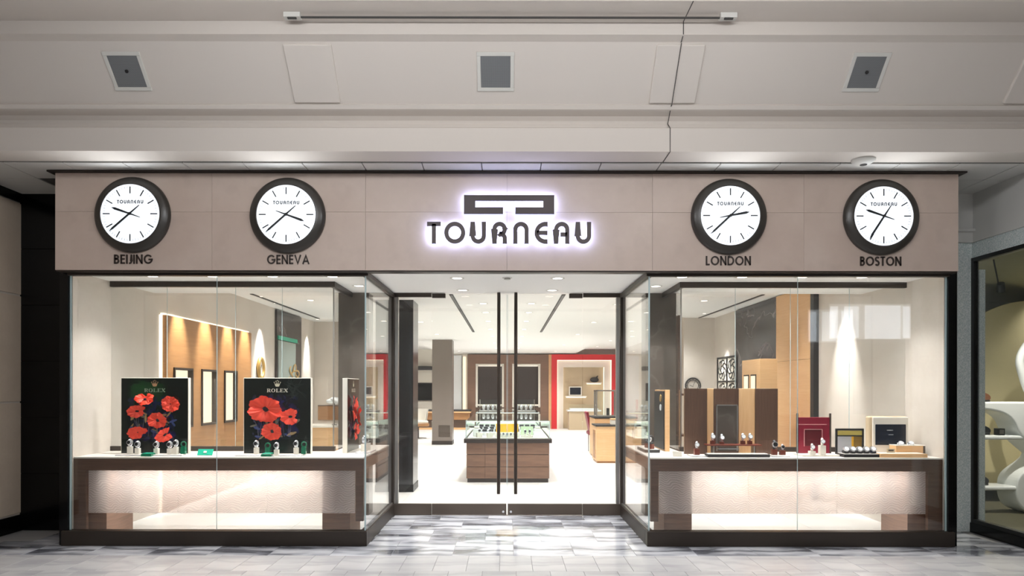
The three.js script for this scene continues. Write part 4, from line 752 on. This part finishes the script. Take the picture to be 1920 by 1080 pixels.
// ------------------------------------------------------------------ right bay
{
  const t = thing('folding_backdrop', 'tall backdrop of dark and pale wood panels with grey picture inset', 'backdrop', [2.27, CT, -0.42]);
  const p = (n, m, x0, x1, z = 0) => slab(t, n, m, x0 - 2.27, x1 - 2.27, 0, 0.665, z - 0.04, z, 0.002, true);
  p('dark_panel', M.walnut, 1.8, 2.027); p('pale_strip', M.maple, 2.03, 2.095, -0.01); p('dark_panel', M.walnut, 2.098, 2.348); p('pale_strip', M.maple, 2.351, 2.515, -0.01); p('dark_panel', M.walnut, 2.518, 2.744);
  part(t, 'picture', rbox(0.2, 0.46, 0.01, 0.002), M.darkStone, [-0.045, 0.262, 0.005]);
  for (const [w, h, x, y] of [[0.21, 0.012, -0.045, 0.496], [0.012, 0.46, -0.149, 0.262], [0.012, 0.46, 0.059, 0.262]]) part(t, 'picture_frame', box(w, h, 0.016), M.steel, [x, y, 0.008]);
  const r = thing('display_riser', 'thin red brown shelf riser before the wood backdrop', 'riser', [2.24, CT, -0.28]);
  part(r, 'shelf', rbox(0.54, 0.012, 0.12, 0.002), M.redWood, [0, 0.106, 0]); for (const x of [-0.2, 0.2]) part(r, 'leg', box(0.012, 0.1, 0.08), M.steel, [x, 0.05, 0]); part(r, 'under_shelf', rbox(0.2, 0.008, 0.1, 0.002), M.silver, [-0.05, 0.07, 0]);
  for (const [x, n] of [[2.04, 'leftmost'], [2.13, 'second'], [2.34, 'third'], [2.41, 'rightmost']]) watch('watch_on_stand', `${n} watch standing on the thin red brown riser`, 'watches on the riser', [x, CT + 0.112, -0.28], 0, { h: n === 'second' ? 0.025 : 0.035, stand: M.redWood, dial: M.whiteGloss, w: 0.04, k: 1.05 });
  tray('long dark tray under the red brown riser', 2.24, -0.15, 0.6, 0.12, M.charcoal, 0.03); const t2 = tray('small pale tray at the left foot of the wood backdrop', 1.86, -0.2, 0.16, 0.14), t3 = tray('small pale tray at the right foot of the wood backdrop', 2.66, -0.2, 0.18, 0.14);
  watch('watch_on_stand', 'single watch on red wood block left of the dark tray', null, [1.86, CT + t2, -0.2], 0, { h: 0.06, w: 0.05, stand: M.redWood, dial: M.whiteGloss });
  for (const [x, n] of [[2.62, 'left'], [2.70, 'right']]) watch('watch_on_stand', `${n} watch on red wood block right of the dark tray`, 'watches right of the dark tray', [x, CT + t3, -0.2], 0, { h: n === 'left' ? 0.055 : 0.045, w: 0.05, stand: M.redWood, strap: n === 'left' ? M.charcoal : M.silver, k: n === 'left' ? 1.25 : 0.85 });
  // return leg: side board with watch
  const sb = thing('side_display', 'tall narrow pale board display beside the right entrance glass', 'display', [1.66, CT, -0.95]);
  part(sb, 'board', rbox(0.05, 0.65, 0.5, 0.003), M.maple, [0.03, 0.325, 0]); part(sb, 'print', rbox(0.01, 0.62, 0.46, 0.002), M.charcoal, [-0.001, 0.325, 0]); part(sb, 'emblem', cyl(0.04, 0.04, 0.008, 16), M.gold, [-0.008, 0.56, 0.1], [0, 0, Math.PI / 2]); part(sb, 'emblem', cyl(0.035, 0.035, 0.008, 16), M.whiteGloss, [-0.008, 0.46, 0.1], [0, 0, Math.PI / 2]);
  const tt = tray('dark tray on the counter beside the right entrance glass', 1.5, -0.75, 0.16, 0.4, M.charcoal, 0.03);
  for (const [z, n] of [[-0.62, 'nearer'], [-0.78, 'farther']]) watch('watch_on_stand', `${n} dark watch on the tray beside right entrance glass`, 'watches beside the right entrance glass', [1.5, CT + tt, z], -0.9, { h: 0.05, w: 0.05, stand: M.redWood, strap: M.charcoal, k: 1.3 });
  const cd = thing('price_card', 'small cream card standing on the right counter corner', 'card', [1.66, CT, -0.16]); part(cd, 'card', rbox(0.09, 0.05, 0.008, 0.002), M.cream, [0, 0.026, 0], [-0.2, 0, 0]); part(cd, 'foot', box(0.05, 0.006, 0.04), M.cream, [0, 0.003, -0.015]);
  // burgundy display
  const b = thing('burgundy_display', 'burgundy display panel between two bronze posts', 'display', [3.08, CT, -0.36]);
  part(b, 'base', rbox(0.37, 0.016, 0.22, 0.003), M.cream, [0, 0.008, 0.06]); for (const x of [-0.165, 0.165]) part(b, 'post', box(0.014, 0.4, 0.02), M.bronzeDoor, [x, 0.216, 0]);
  part(b, 'panel', rbox(0.312, 0.36, 0.02, 0.002), M.burgundy, [0, 0.197, 0]); part(b, 'inset', rbox(0.16, 0.16, 0.012, 0.002), M.burgundyDark, [-0.01, 0.17, 0.006]);
  for (const [w, h, x, y] of [[0.28, 0.006, -0.015, 0.305], [0.18, 0.006, -0.01, 0.256], [0.006, 0.17, -0.1, 0.17], [0.006, 0.17, 0.08, 0.17]]) part(b, 'gilt_line', box(w, h, 0.006), std({ color: 0xd8a0a0, roughness: 0.4 }), [x, y, 0.012]);
  for (const [x, h, n] of [[3.0, 0.035, 'shorter left'], [3.1, 0.09, 'taller right']]) watch('watch_on_stand', `${n} watch on a cream block before the burgundy panel`, 'watches before the burgundy panel', [x, CT + 0.0165, -0.22], 0, { h, w: 0.055, dial: M.whiteGloss, strap: M.cream });
  // framed picture display and row of bracelet watches
  const fr = thing('picture_display', 'dark framed picture with yellow and grey print', 'picture frame', [3.43, CT, -0.34]);
  part(fr, 'back', rbox(0.27, 0.26, 0.01, 0.002), std({ color: 0xc9c8cc, roughness: 0.6 }), [0, 0.131, -0.004]); for (const [w, h, x, y] of [[0.28, 0.016, 0, 0.258], [0.28, 0.016, 0, 0.008], [0.016, 0.25, -0.132, 0.133], [0.016, 0.25, 0.132, 0.133]]) part(fr, 'frame', box(w, h, 0.02), M.charcoal, [x, y, 0]);
  part(fr, 'yellow_band', box(0.245, 0.045, 0.004), std({ color: 0xc9b560, roughness: 0.6 }), [0, 0.222, 0.003]); part(fr, 'dark_bar', box(0.245, 0.01, 0.004), M.charcoal, [0, 0.192, 0.003]); part(fr, 'yellow_bar', box(0.02, 0.11, 0.004), M.yellow, [0.03, 0.13, 0.003]); part(fr, 'brown_field', box(0.08, 0.11, 0.003), std({ color: 0x8a6a28, roughness: 0.6 }), [0.082, 0.13, 0.002]);
  const tb = tray('black slanted tray under the row of steel watches', 3.44, -0.18, 0.36, 0.16, M.black, 0.03);
  for (let i = 0; i < 5; i++) { const w = thing('steel_watch', ['first', 'second', 'third', 'fourth', 'fifth'][i] + ' steel bracelet watch from the left lying on the black tray', 'watch', [3.31 + i * 0.066, CT + tb, -0.18], 0, 'steel watches on the black tray');
    part(w, 'cushion', rbox(0.05, 0.03, 0.07, 0.012), i === 4 ? M.navy : M.charcoal, [0, 0.015, 0]); const c = part(w, 'case', cache.swc ??= cyl(0.026, 0.028, 0.012, 20), M.silver, [0, 0.045, 0.022], [0.9, 0, 0]); part(c, 'dial', cache.swd ??= cyl(0.02, 0.02, 0.003, 18), M.whiteGloss, [0, 0.006, 0]); const s = part(w, 'bracelet', cache.swb ??= new THREE.TorusGeometry(0.03, 0.008, 6, 20), M.silver, [0, 0.035, -0.006], [0, Math.PI / 2, 0]); s.scale.set(1, 0.9, 1.6); }
  // beige screen display and wood boxes
  const be = thing('screen_display', 'beige rounded display block with a dark navy screen', 'display', [3.87, CT, -0.425]);
  part(be, 'block', rbox(0.4, 0.385, 0.08, 0.02), M.beigeLeather, [0, 0.1935, -0.04]); part(be, 'front', rbox(0.36, 0.375, 0.02, 0.008), M.cream, [0.01, 0.19, 0.008]); part(be, 'screen', rbox(0.31, 0.21, 0.014, 0.006), M.navy, [0.01, 0.2, 0.016]);
  part(be, 'text_line', box(0.06, 0.008, 0.002), M.silver, [0.0, 0.245, 0.0235]); part(be, 'text_line', box(0.05, 0.008, 0.002), M.silver, [0.01, 0.2, 0.0235]);
  const wt = thing('wood_tray', 'low pale wood tray block before the navy screen display', 'tray', [3.83, CT, -0.17]); part(wt, 'block', rbox(0.46, 0.035, 0.16, 0.003), M.maple, [0, 0.0175, 0]); part(wt, 'inlay', rbox(0.42, 0.004, 0.12, 0.001), M.cream, [0, 0.036, 0]);
  const pl = thing('name_plate', 'tiny printed plate on the low pale wood tray', 'plate', [3.76, CT + 0.0385, -0.19]); part(pl, 'plate', rbox(0.08, 0.04, 0.01, 0.002), M.beigeLeather, [0, 0.02, 0]); part(pl, 'print', box(0.05, 0.016, 0.002), M.bronzeDoor, [0, 0.022, 0.0055]);
  const wbx = thing('wood_box', 'pale wood box with grey end holding a silver watch', 'box', [4.0, CT, -0.31]); part(wbx, 'body', rbox(0.27, 0.1, 0.12, 0.003), M.maple, [-0.02, 0.05, 0]); part(wbx, 'end_panel', rbox(0.02, 0.1, 0.12, 0.002), M.bronzeDoor, [0.126, 0.05, 0]); part(wbx, 'lid', rbox(0.29, 0.006, 0.13, 0.002), M.counterTop, [-0.01, 0.103, 0]);
  for (const [x, n] of [[3.92, 'left'], [4.02, 'right']]) { const w = thing('silver_watch', `${n} silver watch lying on the pale wood box`, 'watch', [x, CT + 0.1065, -0.3], 0, 'watches on the pale wood box'); const c = part(w, 'case', cache.swc, M.silver, [0, 0.018, 0.01], [0.7, 0, 0]); part(c, 'dial', cache.swd, M.whiteGloss, [0, 0.006, 0]); const s = part(w, 'bracelet', cache.swb, M.silver, [0, 0.012, -0.012], [0, Math.PI / 2, 0]); s.scale.set(1, 0.4, 1.6); }
}

// ------------------------------------------------------------------ neighbouring shoe shop seen through its window
{
  sslab('floor_neighbour', 'dark olive floor of the neighbouring shoe shop', 'floor', M.oliveDark, 4.9, 9.5, -0.1, 0.02, -4.6, 1.7);
  sslab('ceiling_neighbour', 'olive ceiling of the neighbouring shoe shop', 'ceiling', M.olive, 4.9, 9.5, 2.9, 3.0, -4.6, 1.7);
  sslab('wall_neighbour_back', 'olive rear wall of the neighbouring shoe shop', 'wall', M.olive, 4.9, 9.5, 0.02, 2.9, -4.7, -4.6);
  sslab('wall_neighbour_side', 'olive far side wall of the neighbouring shoe shop', 'wall', M.olive, 9.5, 9.6, 0.02, 2.9, -4.7, 1.7);
  sslab('wall_neighbour_near', 'near end wall of the neighbouring shoe shop', 'wall', M.olive, 4.9, 9.6, 0.02, 2.9, 1.7, 1.8);
  sslab('trim_5', 'pale mosaic reveal just inside the shoe shop window', 'reveal', M.mosaic, 4.925, 4.985, 0.02, 2.74, -0.95, -0.62);
  sslab('wall_neighbour_inner', 'mosaic side wall inside the neighbouring shoe shop', 'wall', M.mosaic, 4.62, 4.92, 0.02, 2.9, -4.7, -0.66);
  const t = thing('curved_shelf_unit', 'white sculpted shelf unit with flowing cut outs in shoe shop', 'shelf unit', [5.9, 0.02, -1.7]);
  const sh = new THREE.Shape(); sh.moveTo(0.3, 0.02); sh.bezierCurveTo(0.12, 0.06, 0.1, 0.2, 0.12, 0.36); sh.bezierCurveTo(0.14, 0.52, 0.4, 0.56, 0.42, 0.7); sh.bezierCurveTo(0.34, 0.78, 0.2, 0.86, 0.12, 1.02); sh.bezierCurveTo(0.06, 1.2, -0.1, 1.255, -0.42, 1.26); sh.lineTo(-0.42, 1.3); sh.lineTo(1.4, 1.3); sh.lineTo(1.4, 0); sh.closePath();
  part(t, 'body', new THREE.ExtrudeGeometry(sh, { depth: 0.3, bevelEnabled: true, bevelSize: 0.02, bevelThickness: 0.02, bevelSegments: 3, curveSegments: 16 }), M.whiteGloss, [0, 0, -0.15]);
  part(t, 'foot', rbox(1.2, 0.14, 0.36, 0.06), M.whiteGloss, [0.9, 0.07, 0.02]);
  part(t, 'shelf', rbox(0.72, 0.05, 0.32, 0.02), M.whiteGloss, [-0.15, 0.9, 0]); part(t, 'shelf', rbox(0.62, 0.05, 0.32, 0.02), M.whiteGloss, [-0.16, 0.3, 0]);
  const arch = new THREE.TubeGeometry(new THREE.CatmullRomCurve3([[0.42, 1.3, 0], [0.3, 1.6, 0], [0.26, 1.85, 0], [0.5, 2.15, 0], [1, 2.25, 0]].map(p => new THREE.Vector3(...p))), 30, 0.045, 10); part(t, 'arch', arch, M.whiteGloss);
  const hd = thing('curved_light_hood', 'warm lit curved ceiling hood in the shoe shop', 'hood', [6.6, 2.2, -2.3]);
  const hs = new THREE.Shape(); hs.moveTo(-1.2, 0); hs.bezierCurveTo(-0.6, 0.02, -0.4, 0.4, 0.2, 0.45); hs.lineTo(1.6, 0.45); hs.lineTo(1.6, -2.0); hs.lineTo(-1.2, -2.0); hs.closePath();
  part(hd, 'panel', new THREE.ExtrudeGeometry(hs, { depth: 0.05, bevelEnabled: false, curveSegments: 16 }), std({ color: 0xd6caa0, roughness: 0.7 }), [0, 0, -0.2]);
  const shoe = (label, pos, turn, mat, boot) => {
    const s = thing('shoe', label, 'shoe', pos, turn);
    const so = new THREE.Shape(); so.moveTo(-0.12, 0); so.lineTo(0.13, 0); so.bezierCurveTo(0.16, 0.03, 0.12, 0.06, 0.05, 0.075); so.lineTo(-0.02, boot ? 0.2 : 0.1); so.lineTo(-0.11, boot ? 0.2 : 0.09); so.closePath();
    part(s, 'upper', new THREE.ExtrudeGeometry(so, { depth: 0.06, bevelEnabled: true, bevelSize: 0.012, bevelThickness: 0.015, bevelSegments: 2 }), mat, [0, 0.026, -0.03]); part(s, 'sole', rbox(0.27, 0.018, 0.09, 0.006), M.black, [0.005, 0.009, 0]); if (boot) part(s, 'heel', box(0.05, 0.02, 0.07), M.black, [-0.09, 0.012, 0]);
  };
  shoe('brown leather shoe on top of the white curved shelf', [5.62, 1.342, -1.66], 0.2, M.brownLeather, false);
  shoe('black ankle boot on the upper shelf of curved unit', [5.62, 0.947, -1.66], 0.2, M.black, true);
  shoe('black low shoe on the lower shelf of curved unit', [5.6, 0.347, -1.66], 0.2, M.black, false);
  const bx = thing('price_cube', 'small black cube on the upper shelf by the boot', 'cube', [5.84, 0.947, -1.6]); part(bx, 'cube', rbox(0.08, 0.08, 0.08, 0.004), M.black, [0, 0.04, 0]); part(bx, 'face', box(0.05, 0.05, 0.003), M.steel, [0, 0.04, 0.041]);
  const sp = thing('track_spotlight', 'black spotlight on a bent arm in the shoe shop ceiling', 'spotlight', [5.3, 2.9, -0.9]); part(sp, 'arm', cyl(0.008, 0.008, 0.3, 8), M.black, [0, -0.15, 0], [0, 0, 0.2]); part(sp, 'head', cyl(0.035, 0.045, 0.09, 16), M.black, [0.05, -0.3, 0], [0.6, 0, 0.4]);
  for (const [x, z] of [[5.9, -0.9], [7.2, -2.4]]) { const d = thing('downlight', `warm downlight in the shoe shop ceiling ${x < 6 ? 'near the window' : 'deeper inside'}`, 'downlight', [x, 2.9, z]); part(d, 'ring', cache.dlring, M.whiteTrim); part(d, 'light_disc', cache.dldisc, G.down, [0, -0.002, 0]); const l = new THREE.SpotLight(new THREE.Color(1, 0.96, 0.84), 18, 0, 1.0, 0.8, 2); l.position.set(x, 2.87, z); l.target.position.set(x, 0, z); l.castShadow = true; scene.add(l, l.target); }
}
renderer.render(scene, camera);
